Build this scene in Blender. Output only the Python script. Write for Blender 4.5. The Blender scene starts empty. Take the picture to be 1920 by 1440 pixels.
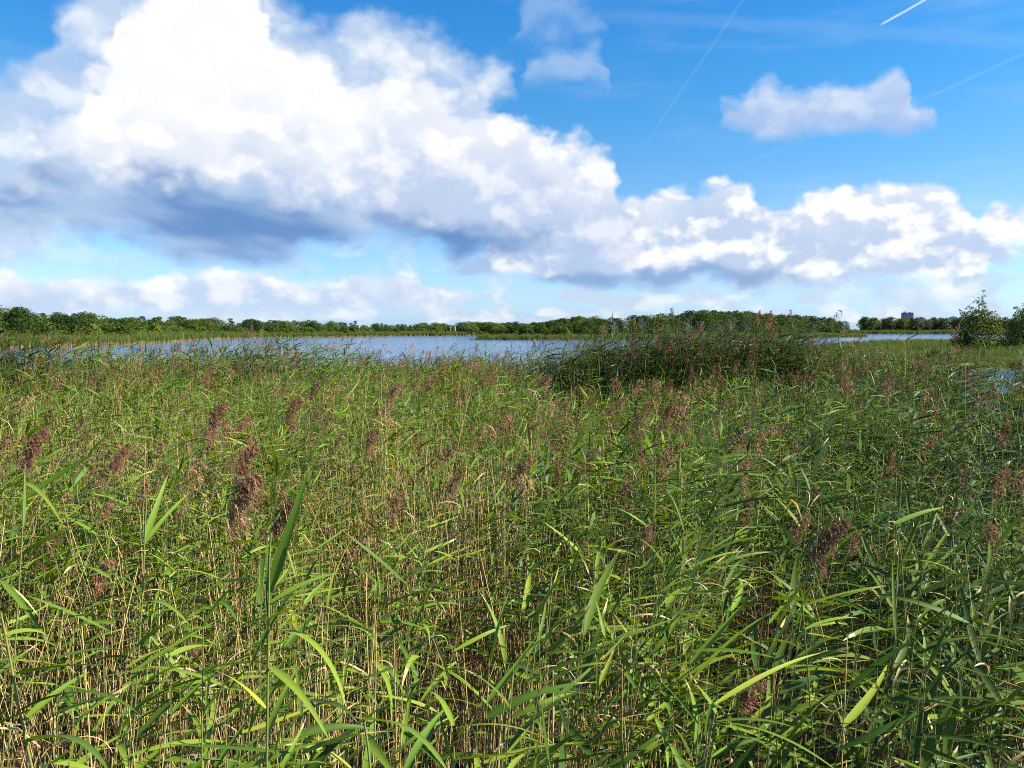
import bpy, math
import numpy as np
from mathutils import Vector, Matrix, Euler

# ------------------------------------------------------------------ camera
scene = bpy.context.scene
COL = scene.collection
F = 1450.0                      # focal length in photo pixels (1920 wide)
HY = 617.0                      # horizon row of the photo
CAM_H = 3.5
PITCH = math.atan((720.0 - HY) / F)

cam_data = bpy.data.cameras.new('camera')
cam_data.sensor_width = 36.0
cam_data.lens = 36.0 * F / 1920.0
cam_data.clip_start = 0.05
cam_data.clip_end = 20000.0
cam = bpy.data.objects.new('camera', cam_data)
COL.objects.link(cam)
cam.location = (0, 0, CAM_H)
cam.rotation_euler = (math.pi / 2 - PITCH, 0, 0)
scene.camera = cam

def ray(px, py):
    """unit direction through a photo pixel"""
    x = (px - 960.0) / F
    y = (720.0 - py) / F
    d = Vector((x, 1.0, y))
    d.rotate(Euler((-PITCH, 0, 0)))
    return d.normalized()

def at_depth(px, py, D):
    """point on that ray, D metres ahead of the platform"""
    d = ray(px, py)
    return Vector((0, 0, CAM_H)) + d * (D / d.y)

def ground_at(px, py):
    d = ray(px, py)
    return Vector((0, 0, CAM_H)) + d * (CAM_H / -d.z)

# ------------------------------------------------------------------ light
SUN_AZ = math.radians(97)      # clockwise from the view direction: from the right
SUN_EL = math.radians(38)
SUN_DIR = Vector((math.sin(SUN_AZ) * math.cos(SUN_EL), math.cos(SUN_AZ) * math.cos(SUN_EL), math.sin(SUN_EL)))
sun_data = bpy.data.lights.new('sun', 'SUN')
sun_data.energy = 5.0
sun_data.angle = math.radians(0.5)
sun_data.color = (1.0, 0.945, 0.86)
sun = bpy.data.objects.new('sun', sun_data)
COL.objects.link(sun)
sun.location = SUN_DIR * 50
sun.rotation_euler = (-SUN_DIR).to_track_quat('-Z', 'Y').to_euler()

EXPO = 1.25
scene.view_settings.view_transform = 'Standard'
scene.view_settings.look = 'None'
scene.view_settings.gamma = 1.0
scene.view_settings.exposure = EXPO
scene.view_settings.use_curve_mapping = False
scene.cycles.max_bounces = 5
scene.cycles.diffuse_bounces = 1
scene.cycles.filter_width = 0.95
scene.cycles.glossy_bounces = 2
scene.cycles.transmission_bounces = 3
scene.cycles.transparent_max_bounces = 4
scene.cycles.use_adaptive_sampling = True
scene.cycles.adaptive_threshold = 0.02
scene.cycles.use_denoising = False
scene.cycles.caustics_reflective = False
scene.cycles.caustics_refractive = False

# ------------------------------------------------------------------ sky: clear Nishita air and the day's cumulus
world = bpy.data.worlds.new('World')
scene.world = world
world.use_nodes = True
world.cycles.sampling_method = 'MANUAL'
world.cycles.sample_map_resolution = 256
WT = world.node_tree
WN, WL = WT.nodes, WT.links
for n_ in list(WN):
    WN.remove(n_)
w_out = WN.new('ShaderNodeOutputWorld')
w_bg = WN.new('ShaderNodeBackground')
BG = 0.1 * 2 ** (0.25 - EXPO)
w_bg.inputs['Strength'].default_value = BG
WL.new(w_bg.outputs[0], w_out.inputs[0])

def sk(x):
    return x
def wmath(op, a, b=None, c=None, clamp=False):
    n = WN.new('ShaderNodeMath'); n.operation = op; n.use_clamp = clamp
    for i, v in enumerate((a, b, c)):
        if v is None:
            continue
        if isinstance(v, (int, float)):
            n.inputs[i].default_value = v
        else:
            WL.new(v, n.inputs[i])
    return n.outputs[0]
def wsmooth(x, a, b):
    n = WN.new('ShaderNodeMapRange'); n.interpolation_type = 'SMOOTHSTEP'
    WL.new(x, n.inputs['Value'])
    n.inputs['From Min'].default_value = a; n.inputs['From Max'].default_value = b
    return n.outputs[0]
def wnoise(vec, scale, detail, rough=0.5, colour=False, distortion=0.0):
    n = WN.new('ShaderNodeTexNoise'); n.noise_dimensions = '2D'
    n.inputs['Scale'].default_value = scale; n.inputs['Detail'].default_value = detail
    n.inputs['Roughness'].default_value = rough; n.inputs['Distortion'].default_value = distortion
    WL.new(vec, n.inputs['Vector'])
    return n.outputs['Color'] if colour else n.outputs['Fac']
def wmix(f, a, b):
    n = WN.new('ShaderNodeMix'); n.data_type = 'RGBA'
    for s, v in ((n.inputs['Factor'], f), (n.inputs['A'], a), (n.inputs['B'], b)):
        pass
    ins = [i for i in n.inputs if i.enabled]
    for s, v in zip(ins, (f, a, b)):
        if isinstance(v, (int, float)):
            s.default_value = v
        elif isinstance(v, tuple):
            s.default_value = (*v, 1.0)
        else:
            WL.new(v, s)
    return [o for o in n.outputs if o.enabled][0]
def wvec(x, y, z):
    n = WN.new('ShaderNodeCombineXYZ')
    for i, v in enumerate((x, y, z)):
        if isinstance(v, (int, float)):
            n.inputs[i].default_value = v
        else:
            WL.new(v, n.inputs[i])
    return n.outputs[0]

def lin(r, g, b):
    f = lambda c: (c / 12.92) if c <= 0.04045 else ((c + 0.055) / 1.055) ** 2.4
    return (f(r / 255), f(g / 255), f(b / 255))
SKYK = 1.0 / (BG * 2 ** EXPO)          # radiance that shows as 1.0
def tone(r, g, b, k=1.0):
    return tuple(c * SKYK * k for c in lin(r, g, b))

w_tc = WN.new('ShaderNodeTexCoord')
w_dir = w_tc.outputs['Generated']
w_sep = WN.new('ShaderNodeSeparateXYZ'); WL.new(w_dir, w_sep.inputs[0])
dx, dy, dz = w_sep.outputs
az = wmath('ARCTAN2', dx, dy)                    # radians, clockwise from the view direction
el = wmath('ARCSINE', dz)

air = WN.new('ShaderNodeTexSky'); air.sky_type = 'NISHITA'; air.sun_disc = False
air.sun_elevation = SUN_EL; air.sun_rotation = SUN_AZ
air.altitude = 0; air.air_density = 1.0; air.dust_density = 0.6; air.ozone_density = 2.5
tint = WN.new('ShaderNodeValToRGB'); WL.new(wmath('MULTIPLY', el, 1 / 0.45), tint.inputs[0])
cr = tint.color_ramp; cr.elements[0].position = 0.0; cr.elements[0].color = (0.95, 1.42, 2.4, 1)
cr.elements[1].position = 1.0; cr.elements[1].color = (0.20, 1.08, 1.80, 1)
for pos_, c_ in ((0.09, (1.0, 1.33, 1.90, 1)), (0.30, (0.82, 1.22, 1.52, 1)), (0.6, (0.42, 1.16, 1.58, 1))):
    e_ = cr.elements.new(pos_); e_.color = c_
mul = WN.new('ShaderNodeMix'); mul.data_type = 'RGBA'; mul.blend_type = 'MULTIPLY'
mi_ = [i for i in mul.inputs if i.enabled]; mi_[0].default_value = 1.0
WL.new(air.outputs[0], mi_[1]); WL.new(tint.outputs[0], mi_[2])
sky_col = [o for o in mul.outputs if o.enabled][0]

# distances on the sky shrink towards the horizon, as they do for clouds at one height
warp_vec = wvec(az, wmath('MULTIPLY', el, 1.35), 0.37)
big = wnoise(warp_vec, 7.0, 2.0, 0.5, colour=True)
puff = wnoise(warp_vec, 20.0, 5.0, 0.50, colour=True)
sb = WN.new('ShaderNodeSeparateColor'); WL.new(big, sb.inputs[0])
sp = WN.new('ShaderNodeSeparateColor'); WL.new(puff, sp.inputs[0])
bu, bv = [wmath('SUBTRACT', sb.outputs[i], 0.5) for i in (0, 1)]
pu, pv, pw = [wmath('SUBTRACT', sp.outputs[i], 0.5) for i in (0, 1, 2)]
vor = WN.new('ShaderNodeTexVoronoi'); vor.feature = 'F1'; vor.voronoi_dimensions = '2D'
vor.inputs['Scale'].default_value = 19.0
vor.inputs['Detail'].default_value = 2.0; vor.inputs['Roughness'].default_value = 0.45
warp2 = WN.new('ShaderNodeVectorMath'); warp2.operation = 'MULTIPLY_ADD'
WL.new(puff, warp2.inputs[0]); warp2.inputs[1].default_value = (0.03, 0.03, 0.03); WL.new(warp_vec, warp2.inputs[2])
WL.new(warp2.outputs[0], vor.inputs['Vector'])
billow = wmath('SUBTRACT', 0.42, vor.outputs['Distance'])     # round heads: high in the middle of a cell

def warped(k_big, k_puff, k_billow):
    u = wmath('MULTIPLY_ADD', bu, k_big, az)
    u = wmath('MULTIPLY_ADD', pu, k_puff, u)
    v = wmath('MULTIPLY_ADD', bv, k_big, el)
    v = wmath('MULTIPLY_ADD', pv, k_puff, v)
    return u, v, wmath('MULTIPLY', billow, k_billow)

U0, U1 = -0.80, 0.80
V0, V1 = -0.05, 0.60
def curve(u01, pts):
    """outline through photo points, kept as azimuth -> elevation"""
    n = WN.new('ShaderNodeFloatCurve')
    WL.new(u01, n.inputs['Value'])
    m = n.mapping; m.use_clip = True
    cv = m.curves[0]
    xy = []
    for px, py in pts:
        d = ray(px, py)
        a = (math.atan2(d.x, d.y) - U0) / (U1 - U0)
        e = (math.asin(d.z) - V0) / (V1 - V0)
        xy.append((min(max(a, 0), 1), min(max(e, 0), 1)))
    xy.sort()
    while len(cv.points) < len(xy):
        cv.points.new(0.5, 0.5)
    for p, (a, e) in zip(cv.points, xy):
        p.location = (a, e); p.handle_type = 'AUTO_CLAMPED'
    m.update()
    return wmath('MULTIPLY_ADD', n.outputs[0], V1 - V0, V0)

_warps = {}
def get_warp(key):
    if key not in _warps:
        u, v, b = warped(*key)
        u01 = wmath('MULTIPLY_ADD', u, 1 / (U1 - U0), -U0 / (U1 - U0))
        _warps[key] = (u01, v, b)
    return _warps[key]
def layer(top, bot, st, sb_, key=(0.05, 0.05, 0.05)):
    """cover of one cloud between its two outlines; st, sb_ soft widths (rad)"""
    u01, v, b = get_warp(key)
    vt = wmath('ADD', curve(u01, top), b)
    a = wsmooth(wmath('SUBTRACT', vt, v), -st * 0.3, st * 0.7)
    c = wsmooth(wmath('SUBTRACT', v, curve(u01, bot)), -sb_ * 0.5, sb_ * 0.5)
    return wmath('MULTIPLY', a, c)
def level(pts, soft, key):
    """1 above an outline, 0 below"""
    u01, v, b = get_warp(key)
    return wsmooth(wmath('SUBTRACT', wmath('ADD', v, b), curve(u01, pts)), -soft, soft)

WHITE = tone(255, 255, 255, 1.04)
SOFT = tone(222, 232, 248)
GREY = tone(178, 198, 232)
DARK = tone(108, 150, 208)

# thin milky streaks of high ice cloud
ice_vec = wvec(wmath('MULTIPLY_ADD', el, 0.8, az), wmath('MULTIPLY', el, 5.0), 1.3)
ice = wsmooth(wnoise(ice_vec, 2.6, 4.0, 0.6), 0.45, 0.85)
sky_col = wmix(wmath('MULTIPLY', ice, 0.30), sky_col, tone(200, 228, 252))

# trails of aircraft: thin great-circle arcs
def trail(p0, p1, width, strength, fade0=0.0):
    d0, d1 = ray(*p0), ray(*p1)
    nrm = d0.cross(d1).normalized()
    mid = (d0 + d1).normalized(); half = math.acos(max(-1, min(1, d0.dot(d1)))) / 2
    t = WN.new('ShaderNodeVectorMath'); t.operation = 'DOT_PRODUCT'; WL.new(w_dir, t.inputs[0]); t.inputs[1].default_value = nrm
    off = wmath('MULTIPLY_ADD', pw, width * 0.9, t.outputs['Value'])
    a = wsmooth(wmath('ABSOLUTE', off), width, width * 0.15)
    m = WN.new('ShaderNodeVectorMath'); m.operation = 'DOT_PRODUCT'; WL.new(w_dir, m.inputs[0]); m.inputs[1].default_value = mid
    b = wsmooth(m.outputs['Value'], math.cos(half * 1.05), math.cos(half * (0.85 - fade0)))
    return wmath('MULTIPLY', wmath('MULTIPLY', a, b), strength)
for args in (((1440, -70), (1190, 300), 0.0026, 0.06, 0.5), ((1650, 47), (1830, -55), 0.0019, 0.75), ((1690, 205), (2100, 20), 0.0028, 0.08, 0.3),
             ((1020, 20), (2050, 85), 0.011, 0.07, 0.3), ((1400, 305), (1560, 240), 0.003, 0.05, 0.3)):
    sky_col = wmix(trail(*args), sky_col, tone(225, 242, 255))

# cumulus scattered over the whole sky, small near the horizon
flat = wmath('DIVIDE', 0.10, wmath('ADD', wmath('MAXIMUM', dz, 0.0), 0.10))
deck_vec = wvec(wmath('MULTIPLY', dx, flat), wmath('MULTIPLY', dy, flat), 0.0)
deck = wnoise(deck_vec, 9.0, 6.0, 0.55)
# where the photographed clouds stand the scattered ones are left out
front = wmath('MULTIPLY', wsmooth(wmath('ABSOLUTE', az), 0.85, 0.62), wsmooth(el, 0.62, 0.46))
thr = wmath('MULTIPLY_ADD', front, 0.5, 0.58)
deck_a = wsmooth(wmath('SUBTRACT', deck, thr), 0.0, 0.10)
deck_a = wmath('MULTIPLY', deck_a, wsmooth(el, 0.0, 0.02))
sky_col = wmix(deck_a, sky_col, wmix(wsmooth(wmath('SUBTRACT', deck, thr), 0.08, 0.24), tone(250, 252, 255), tone(190, 208, 236)))

# row of little far cumulus over the horizon
low_vec = wvec(wmath('MULTIPLY', az, 1.0), wmath('MULTIPLY', el, 2.6), 4.1)
lown = wnoise(low_vec, 16.0, 6.0, 0.55)
low_band = wmath('MULTIPLY', wsmooth(el, 0.0, 0.012), wmath('MULTIPLY_ADD', wsmooth(el, 0.075, 0.03), 0.65, wmath('MULTIPLY', wsmooth(el, 0.16, 0.10), 0.35)))
low_a = wmath('MULTIPLY', wsmooth(lown, 0.42, 0.60), low_band)
sky_col = wmix(wmath('MULTIPLY', low_a, 0.8), sky_col, wmix(wsmooth(pv, -0.12, 0.12), tone(205, 220, 242), tone(246, 250, 255)))

K1 = (0.035, 0.045, 0.028)
K2 = (0.06, 0.05, 0.02)
K3 = (0.012, 0.024, 0.018)

def shade(lit, mid_f, c_lit, c_mid, c_dark):
    return wmix(lit, wmix(mid_f, c_dark, c_mid), c_lit)

# lit heads: the cloud field falls off upwards there
def lumps(vec):
    return wnoise(vec, 13.0, 4.0, 0.52)
up = WN.new('ShaderNodeVectorMath'); up.operation = 'ADD'; WL.new(warp_vec, up.inputs[0]); up.inputs[1].default_value = (0.010, 0.026, 0.0)
emboss = wmath('SUBTRACT', lumps(warp_vec), lumps(up.outputs[0]))
relief = wmath('MULTIPLY_ADD', emboss, 1.5, wmath('MULTIPLY', billow, 0.30))
rel01 = wsmooth(relief, -0.20, 0.26)

# pale veil on the far left and behind the great cloud
veil = layer([(-700, 60), (-150, 60), (0, 110), (90, 30), (140, -40), (480, -60), (560, 30), (640, 25), (690, -10), (760, 25), (820, 50), (880, 85), (960, 95), (985, 300), (1100, 330), (2300, 700)],
             [(-700, 520), (-100, 490), (0, 480), (120, 445), (200, 420), (400, 420), (700, 400), (900, 300), (960, 140), (1000, 330), (2300, 720)], 0.05, 0.05, K2)
veil_n = wsmooth(wnoise(warp_vec, 11.0, 5.0, 0.6), 0.25, 0.60)
sky_col = wmix(wmath('MULTIPLY', veil, wmath('MULTIPLY_ADD', veil_n, 0.36, 0.62)), sky_col, wmix(rel01, tone(196, 216, 244), tone(238, 246, 255)))

# the torn wisps beside it
wisp = layer([(-700, 700), (960, 300), (975, 120), (1005, 70), (1040, 50), (1075, 50), (1120, 85), (1135, 130), (1150, 400), (2300, 700)],
             [(-700, 700), (960, 150), (1000, 140), (1060, 140), (1120, 145), (1150, 160), (2300, 700)], 0.04, 0.035, K1)
sky_col = wmix(wmath('MULTIPLY', wisp, 0.45), sky_col, tone(214, 230, 250))
wisp2 = layer([(-700, 700), (930, 300), (955, 20), (1000, -40), (1080, -40), (1125, 10), (1150, 400), (2300, 700)],
              [(-700, 700), (930, 60), (1000, 45), (1120, 35), (2300, 700)], 0.04, 0.04, K2)
sky_col = wmix(wmath('MULTIPLY', wisp2, 0.35), sky_col, tone(205, 226, 250))

# bank along the right
bank = layer([(-700, 700), (880, 700), (930, 420), (1000, 380), (1140, 345), (1180, 352), (1225, 362), (1280, 348), (1320, 338), (1380, 322), (1425, 332), (1445, 362), (1485, 372), (1530, 350),
              (1600, 345), (1640, 342), (1700, 335), (1750, 325), (1800, 350), (1818, 385), (1835, 350), (1860, 340), (1920, 352), (2050, 340), (2200, 380), (2400, 440)],
             [(-700, 720), (860, 500), (930, 505), (1000, 520), (1070, 530), (1130, 538), (1200, 536), (1400, 530), (1500, 528), (1600, 520), (1700, 524), (1780, 528), (1835, 520), (1860, 480),
              (1920, 450), (2100, 455), (2400, 490)], 0.022, 0.024, K1)
bank_lit = level([(-700, 470), (1000, 450), (1130, 420), (1200, 440), (1280, 400), (1330, 385), (1400, 370), (1440, 400), (1500, 430), (1600, 430), (1700, 410), (1780, 410), (1840, 400), (1920, 385), (2300, 400)], 0.045, K2)
bank_mid = level([(-700, 500), (1000, 520), (1100, 508), (1200, 503), (1400, 506), (1480, 522), (1600, 560), (1800, 565), (2300, 580)], 0.012, K3)
fine_up = WN.new('ShaderNodeVectorMath'); fine_up.operation = 'ADD'; WL.new(warp_vec, fine_up.inputs[0]); fine_up.inputs[1].default_value = (0.006, 0.015, 0.0)
fine_rel = wmath('SUBTRACT', wnoise(warp_vec, 24.0, 3.0, 0.5), wnoise(fine_up.outputs[0], 24.0, 3.0, 0.5))
bank_relief = wsmooth(wmath('MULTIPLY_ADD', bv, 0.3, wmath('MULTIPLY_ADD', fine_rel, 1.5, relief)), -0.30, 0.26)
bank_light = wmath('MULTIPLY_ADD', bank_lit, 0.50, wmath('MULTIPLY', bank_relief, 0.95), clamp=True)
bank_col = wmix(bank_mid, tone(146, 178, 222), wmix(bank_light, tone(196, 214, 242), WHITE))
sky_col = wmix(wmath('MULTIPLY', bank, 0.95), sky_col, bank_col)

# long low bank behind the left wood
lowbank = layer([(-700, 480), (-100, 500), (0, 500), (60, 508), (130, 515), (240, 527), (300, 515), (330, 498), (380, 500), (480, 503), (560, 520), (620, 515), (700, 515), (780, 500), (805, 530), (850, 537),
                 (905, 548), (930, 640), (2400, 700)],
                [(-700, 596), (300, 592), (600, 582), (800, 575), (905, 566), (2400, 720)], 0.011, 0.03, K3)
lb_lit = level([(-700, 545), (0, 552), (260, 555), (420, 532), (520, 525), (600, 535), (700, 550), (900, 550), (2300, 550)], 0.02, K2)
lb_f = wmath('MULTIPLY_ADD', lb_lit, 0.6, wmath('MULTIPLY', rel01, 0.7), clamp=True)
sky_col = wmix(wmath('MULTIPLY', lowbank, 0.92), sky_col, wmix(lb_f, tone(198, 218, 246), WHITE))

# the great cumulus
main = layer([(-700, 200), (-150, 250), (0, 330), (45, 265), (75, 235), (135, 215), (170, 140), (210, 70), (250, -50), (480, -60), (505, 40), (545, 80), (620, 105), (700, 125), (760, 122), (805, 140), (835, 165),
              (900, 180), (960, 192), (1010, 212), (1035, 258), (1060, 248), (1100, 246), (1140, 275), (1158, 310), (1175, 400), (1230, 520), (2400, 700)],
             [(-700, 440), (-150, 420), (0, 415), (100, 425), (200, 432), (260, 448), (345, 484), (450, 488), (560, 482), (600, 462), (700, 450), (780, 452), (860, 486), (930, 475), (1000, 478), (1180, 520), (2400, 720)],
             0.034, 0.036, K1)
main_lit = level([(-700, 330), (0, 320), (60, 300), (150, 310), (300, 318), (420, 325), (460, 290), (560, 300), (620, 330), (700, 270), (850, 270), (950, 290), (1000, 310), (1050, 340), (1150, 350), (1300, 400), (2300, 500)], 0.075, K2)
main_dark = level([(-700, 340), (0, 372), (120, 335), (220, 335), (330, 338), (430, 345), (500, 372), (580, 402), (700, 424), (850, 436), (1000, 452), (1100, 480), (1200, 540), (2300, 640)], 0.022, K2)
ml = wmath('MULTIPLY_ADD', main_lit, 0.85, wmath('MULTIPLY', rel01, 0.55), clamp=True)
streak = wnoise(wvec(wmath('MULTIPLY_ADD', el, 1.2, az), wmath('MULTIPLY', el, 2.6), 0.7), 8.0, 3.0, 0.45)
deep = wsmooth(wmath('MULTIPLY_ADD', bv, 0.35, streak), 0.25, 0.80)
main_col = wmix(main_dark, wmix(deep, tone(108, 150, 206), tone(176, 204, 238)), wmix(ml, tone(194, 212, 242), WHITE))
sky_col = wmix(main, sky_col, main_col)

# torn puff under its right end
tail = layer([(-700, 700), (830, 560), (850, 495), (900, 470), (940, 462), (985, 470), (1010, 560), (2300, 700)],
             [(-700, 720), (840, 508), (880, 514), (960, 506), (1000, 510), (2300, 720)], 0.014, 0.014, K3)
sky_col = wmix(wmath('MULTIPLY', tail, 0.85), sky_col, wmix(rel01, tone(170, 196, 234), tone(245, 250, 255)))

# the small cloud alone on the right
small = layer([(-700, 700), (1325, 300), (1345, 200), (1380, 178), (1415, 155), (1480, 152), (1505, 170), (1545, 155), (1600, 145), (1650, 138), (1690, 138), (1715, 190), (1750, 208), (1775, 320), (2300, 700)],
              [(-700, 720), (1335, 226), (1380, 246), (1480, 248), (1560, 240), (1640, 238), (1700, 240), (1755, 232), (2300, 720)], 0.022, 0.022, K3)
sm_f = level([(-700, 215), (1400, 200), (1500, 210), (1700, 195), (2300, 215)], 0.03, K1)
sky_col = wmix(wmath('MULTIPLY', small, 0.86), sky_col, wmix(wmath('MULTIPLY_ADD', sm_f, 0.6, wmath('MULTIPLY', rel01, 0.4)), tone(176, 200, 240), tone(232, 240, 253)))

WL.new(sky_col, w_bg.inputs['Color'])

# ------------------------------------------------------------------ materials
def nodes_of(name):
    m = bpy.data.materials.new(name); m.use_nodes = True
    nt = m.node_tree
    for n in list(nt.nodes):
        nt.nodes.remove(n)
    return m, nt, nt.nodes, nt.links

def plant_material(name, stops, dry_col, trans=0.35, rough=0.45, spec=0.35, use_attr=True, vein=0.0, rnd_amount=1.0):
    """leaf stuff: colour by plant (object random) and by leaf (attributes tint, dry), lit from both sides"""
    m, nt, N, L = nodes_of(name)
    out = N.new('ShaderNodeOutputMaterial')
    info = N.new('ShaderNodeObjectInfo')
    ramp = N.new('ShaderNodeValToRGB')
    el_ = ramp.color_ramp.elements
    for i, (p, c) in enumerate(stops):
        e = el_[i] if i < 2 else el_.new(p)
        e.position = p; e.color = (*c, 1)
    val = info.outputs['Random']
    if use_attr:
        at = N.new('ShaderNodeAttribute'); at.attribute_name = 'tint'
        ad = N.new('ShaderNodeMath'); ad.operation = 'MULTIPLY_ADD'; ad.inputs[1].default_value = 0.45 * rnd_amount
        L.new(info.outputs['Random'], ad.inputs[0])
        mu = N.new('ShaderNodeMath'); mu.operation = 'MULTIPLY'; mu.inputs[1].default_value = 1 - 0.45 * rnd_amount
        L.new(at.outputs['Fac'], mu.inputs[0]); L.new(mu.outputs[0], ad.inputs[2])
        val = ad.outputs[0]
    L.new(val, ramp.inputs[0])
    col = ramp.outputs[0]
    if dry_col is not None:
        dr = N.new('ShaderNodeAttribute'); dr.attribute_name = 'dry'
        tc = N.new('ShaderNodeTexCoord')
        no = N.new('ShaderNodeTexNoise'); no.inputs['Scale'].default_value = 28.0; no.inputs['Detail'].default_value = 2.0
        L.new(tc.outputs['Object'], no.inputs['Vector'])
        sm = N.new('ShaderNodeMath'); sm.operation = 'MULTIPLY_ADD'; sm.inputs[1].default_value = 0.8
        L.new(no.outputs['Fac'], sm.inputs[0])
        sb2 = N.new('ShaderNodeMath'); sb2.operation = 'SUBTRACT'; sb2.inputs[1].default_value = 0.36
        L.new(dr.outputs['Fac'], sb2.inputs[0]); L.new(sb2.outputs[0], sm.inputs[2])
        rr = N.new('ShaderNodeValToRGB'); e = rr.color_ramp.elements
        e[0].position = 0.25; e[0].color = (0, 0, 0, 1); e[1].position = 0.6; e[1].color = (1, 1, 1, 1)
        L.new(sm.outputs[0], rr.inputs[0])
        dmix = N.new('ShaderNodeValToRGB'); e = dmix.color_ramp.elements
        e[0].position = 0.0; e[0].color = (*dry_col[0], 1); e[1].position = 1.0; e[1].color = (*dry_col[1], 1)
        L.new(info.outputs['Random'], dmix.inputs[0])
        mx = N.new('ShaderNodeMix'); mx.data_type = 'RGBA'
        ii = [i for i in mx.inputs if i.enabled]
        L.new(rr.outputs[0], ii[0]); L.new(col, ii[1]); L.new(dmix.outputs[0], ii[2])
        col = [o for o in mx.outputs if o.enabled][0]
    pb = N.new('ShaderNodeBsdfPrincipled')
    pb.inputs['Roughness'].default_value = rough
    pb.inputs['Specular IOR Level'].default_value = spec
    L.new(col, pb.inputs['Base Color'])
    if trans > 0:
        tr = N.new('ShaderNodeBsdfTranslucent')
        hsv = N.new('ShaderNodeHueSaturation'); hsv.inputs['Hue'].default_value = 0.485
        hsv.inputs['Saturation'].default_value = 1.1; hsv.inputs['Value'].default_value = 1.25
        L.new(col, hsv.inputs['Color']); L.new(hsv.outputs[0], tr.inputs['Color'])
        ms = N.new('ShaderNodeMixShader'); ms.inputs[0].default_value = trans
        L.new(pb.outputs[0], ms.inputs[1]); L.new(tr.outputs[0], ms.inputs[2])
        L.new(ms.outputs[0], out.inputs[0])
    else:
        L.new(pb.outputs[0], out.inputs[0])
    return m

def plain_material(name, col, rough=0.8, noise=None, spec=0.3):
    m, nt, N, L = nodes_of(name)
    out = N.new('ShaderNodeOutputMaterial'); pb = N.new('ShaderNodeBsdfPrincipled')
    pb.inputs['Roughness'].default_value = rough; pb.inputs['Specular IOR Level'].default_value = spec
    if noise:
        tc = N.new('ShaderNodeTexCoord'); no = N.new('ShaderNodeTexNoise')
        no.inputs['Scale'].default_value = noise[0]; no.inputs['Detail'].default_value = 6.0
        L.new(tc.outputs['Object'], no.inputs['Vector'])
        r = N.new('ShaderNodeValToRGB'); e = r.color_ramp.elements
        e[0].position = 0.3; e[0].color = (*col, 1); e[1].position = 0.7; e[1].color = (*noise[1], 1)
        L.new(no.outputs['Fac'], r.inputs[0]); L.new(r.outputs[0], pb.inputs['Base Color'])
        bp = N.new('ShaderNodeBump'); bp.inputs['Strength'].default_value = 0.4
        L.new(no.outputs['Fac'], bp.inputs['Height']); L.new(bp.outputs[0], pb.inputs['Normal'])
    else:
        pb.inputs['Base Color'].default_value = (*col, 1)
    L.new(pb.outputs[0], out.inputs[0])
    return m

DRY = ((0.46, 0.33, 0.12), (0.52, 0.42, 0.22))
M_LEAF = plant_material('reed_leaf', [(0.0, (0.024, 0.058, 0.009)), (1.0, (0.52, 0.42, 0.030)), (0.3, (0.082, 0.158, 0.016)), (0.6, (0.172, 0.255, 0.025)), (0.85, (0.295, 0.335, 0.030))], DRY, trans=0.26, rough=0.5, spec=0.17)
M_LEAF_COOL_SHADED = plant_material('cool_reed_leaf', [(0.0, (0.016, 0.036, 0.007)), (1.0, (0.20, 0.21, 0.022)), (0.3, (0.036, 0.074, 0.010)), (0.55, (0.072, 0.122, 0.014)), (0.8, (0.135, 0.185, 0.020))], DRY, trans=0.24, rough=0.5, spec=0.17)  # cooler green; shade of the bed's right side is put into the colour
M_LEAF_DARK_SHADED = plant_material('tall_shaded_reed_leaf', [(0.0, (0.014, 0.033, 0.008)), (1.0, (0.17, 0.19, 0.035)), (0.5, (0.040, 0.070, 0.012)), (0.8, (0.086, 0.118, 0.019))], DRY, trans=0.25, rough=0.5, spec=0.18)  # deeper green, with the stand's shaded face put into the leaf colour
M_STEM = plant_material('reed_stem', [(0.0, (0.10, 0.16, 0.035)), (1.0, (0.40, 0.30, 0.12)), (0.5, (0.20, 0.20, 0.05)), (0.7, (0.33, 0.25, 0.10))], ((0.20, 0.135, 0.045), (0.60, 0.44, 0.17)), trans=0.0, rough=0.5)
M_PLUME = plant_material('reed_plume', [(0.0, (0.090, 0.036, 0.024)), (1.0, (0.46, 0.29, 0.13)), (0.4, (0.21, 0.088, 0.048)), (0.75, (0.35, 0.19, 0.090))], ((0.36, 0.22, 0.13), (0.42, 0.28, 0.17)), trans=0.20, rough=0.6, spec=0.3)
M_SEDGE = plant_material('sedge_blade', [(0.0, (0.045, 0.085, 0.014)), (1.0, (0.24, 0.22, 0.04)), (0.5, (0.100, 0.145, 0.020))], ((0.42, 0.30, 0.10), (0.36, 0.24, 0.10)), trans=0.3, rough=0.5)
M_FOLIAGE = plant_material('tree_foliage', [(0.0, (0.018, 0.040, 0.008)), (1.0, (0.165, 0.175, 0.022)), (0.5, (0.064, 0.104, 0.014)), (0.8, (0.115, 0.145, 0.018))], None, trans=0.25, rough=0.6, spec=0.12, rnd_amount=1.3)
M_FOLIAGE_LIGHT = plant_material('light_foliage', [(0.0, (0.030, 0.055, 0.010)), (1.0, (0.20, 0.21, 0.03)), (0.5, (0.085, 0.125, 0.017)), (0.8, (0.14, 0.17, 0.022))], None, trans=0.3, rough=0.6, spec=0.12)
M_FOLIAGE_DARK = plant_material('dark_foliage', [(0.0, (0.016, 0.036, 0.012)), (1.0, (0.045, 0.070, 0.018)), (0.5, (0.034, 0.056, 0.012))], None, trans=0.2, rough=0.6, spec=0.10)
M_FOLIAGE_ORANGE_LIT = plant_material('orange_lit_foliage', [(0.0, (0.20, 0.10, 0.02)), (1.0, (0.30, 0.17, 0.03)), (0.5, (0.16, 0.12, 0.02))], None, trans=0.2, rough=0.5)  # warm light on the crown's right side, put into the leaf colour
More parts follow.
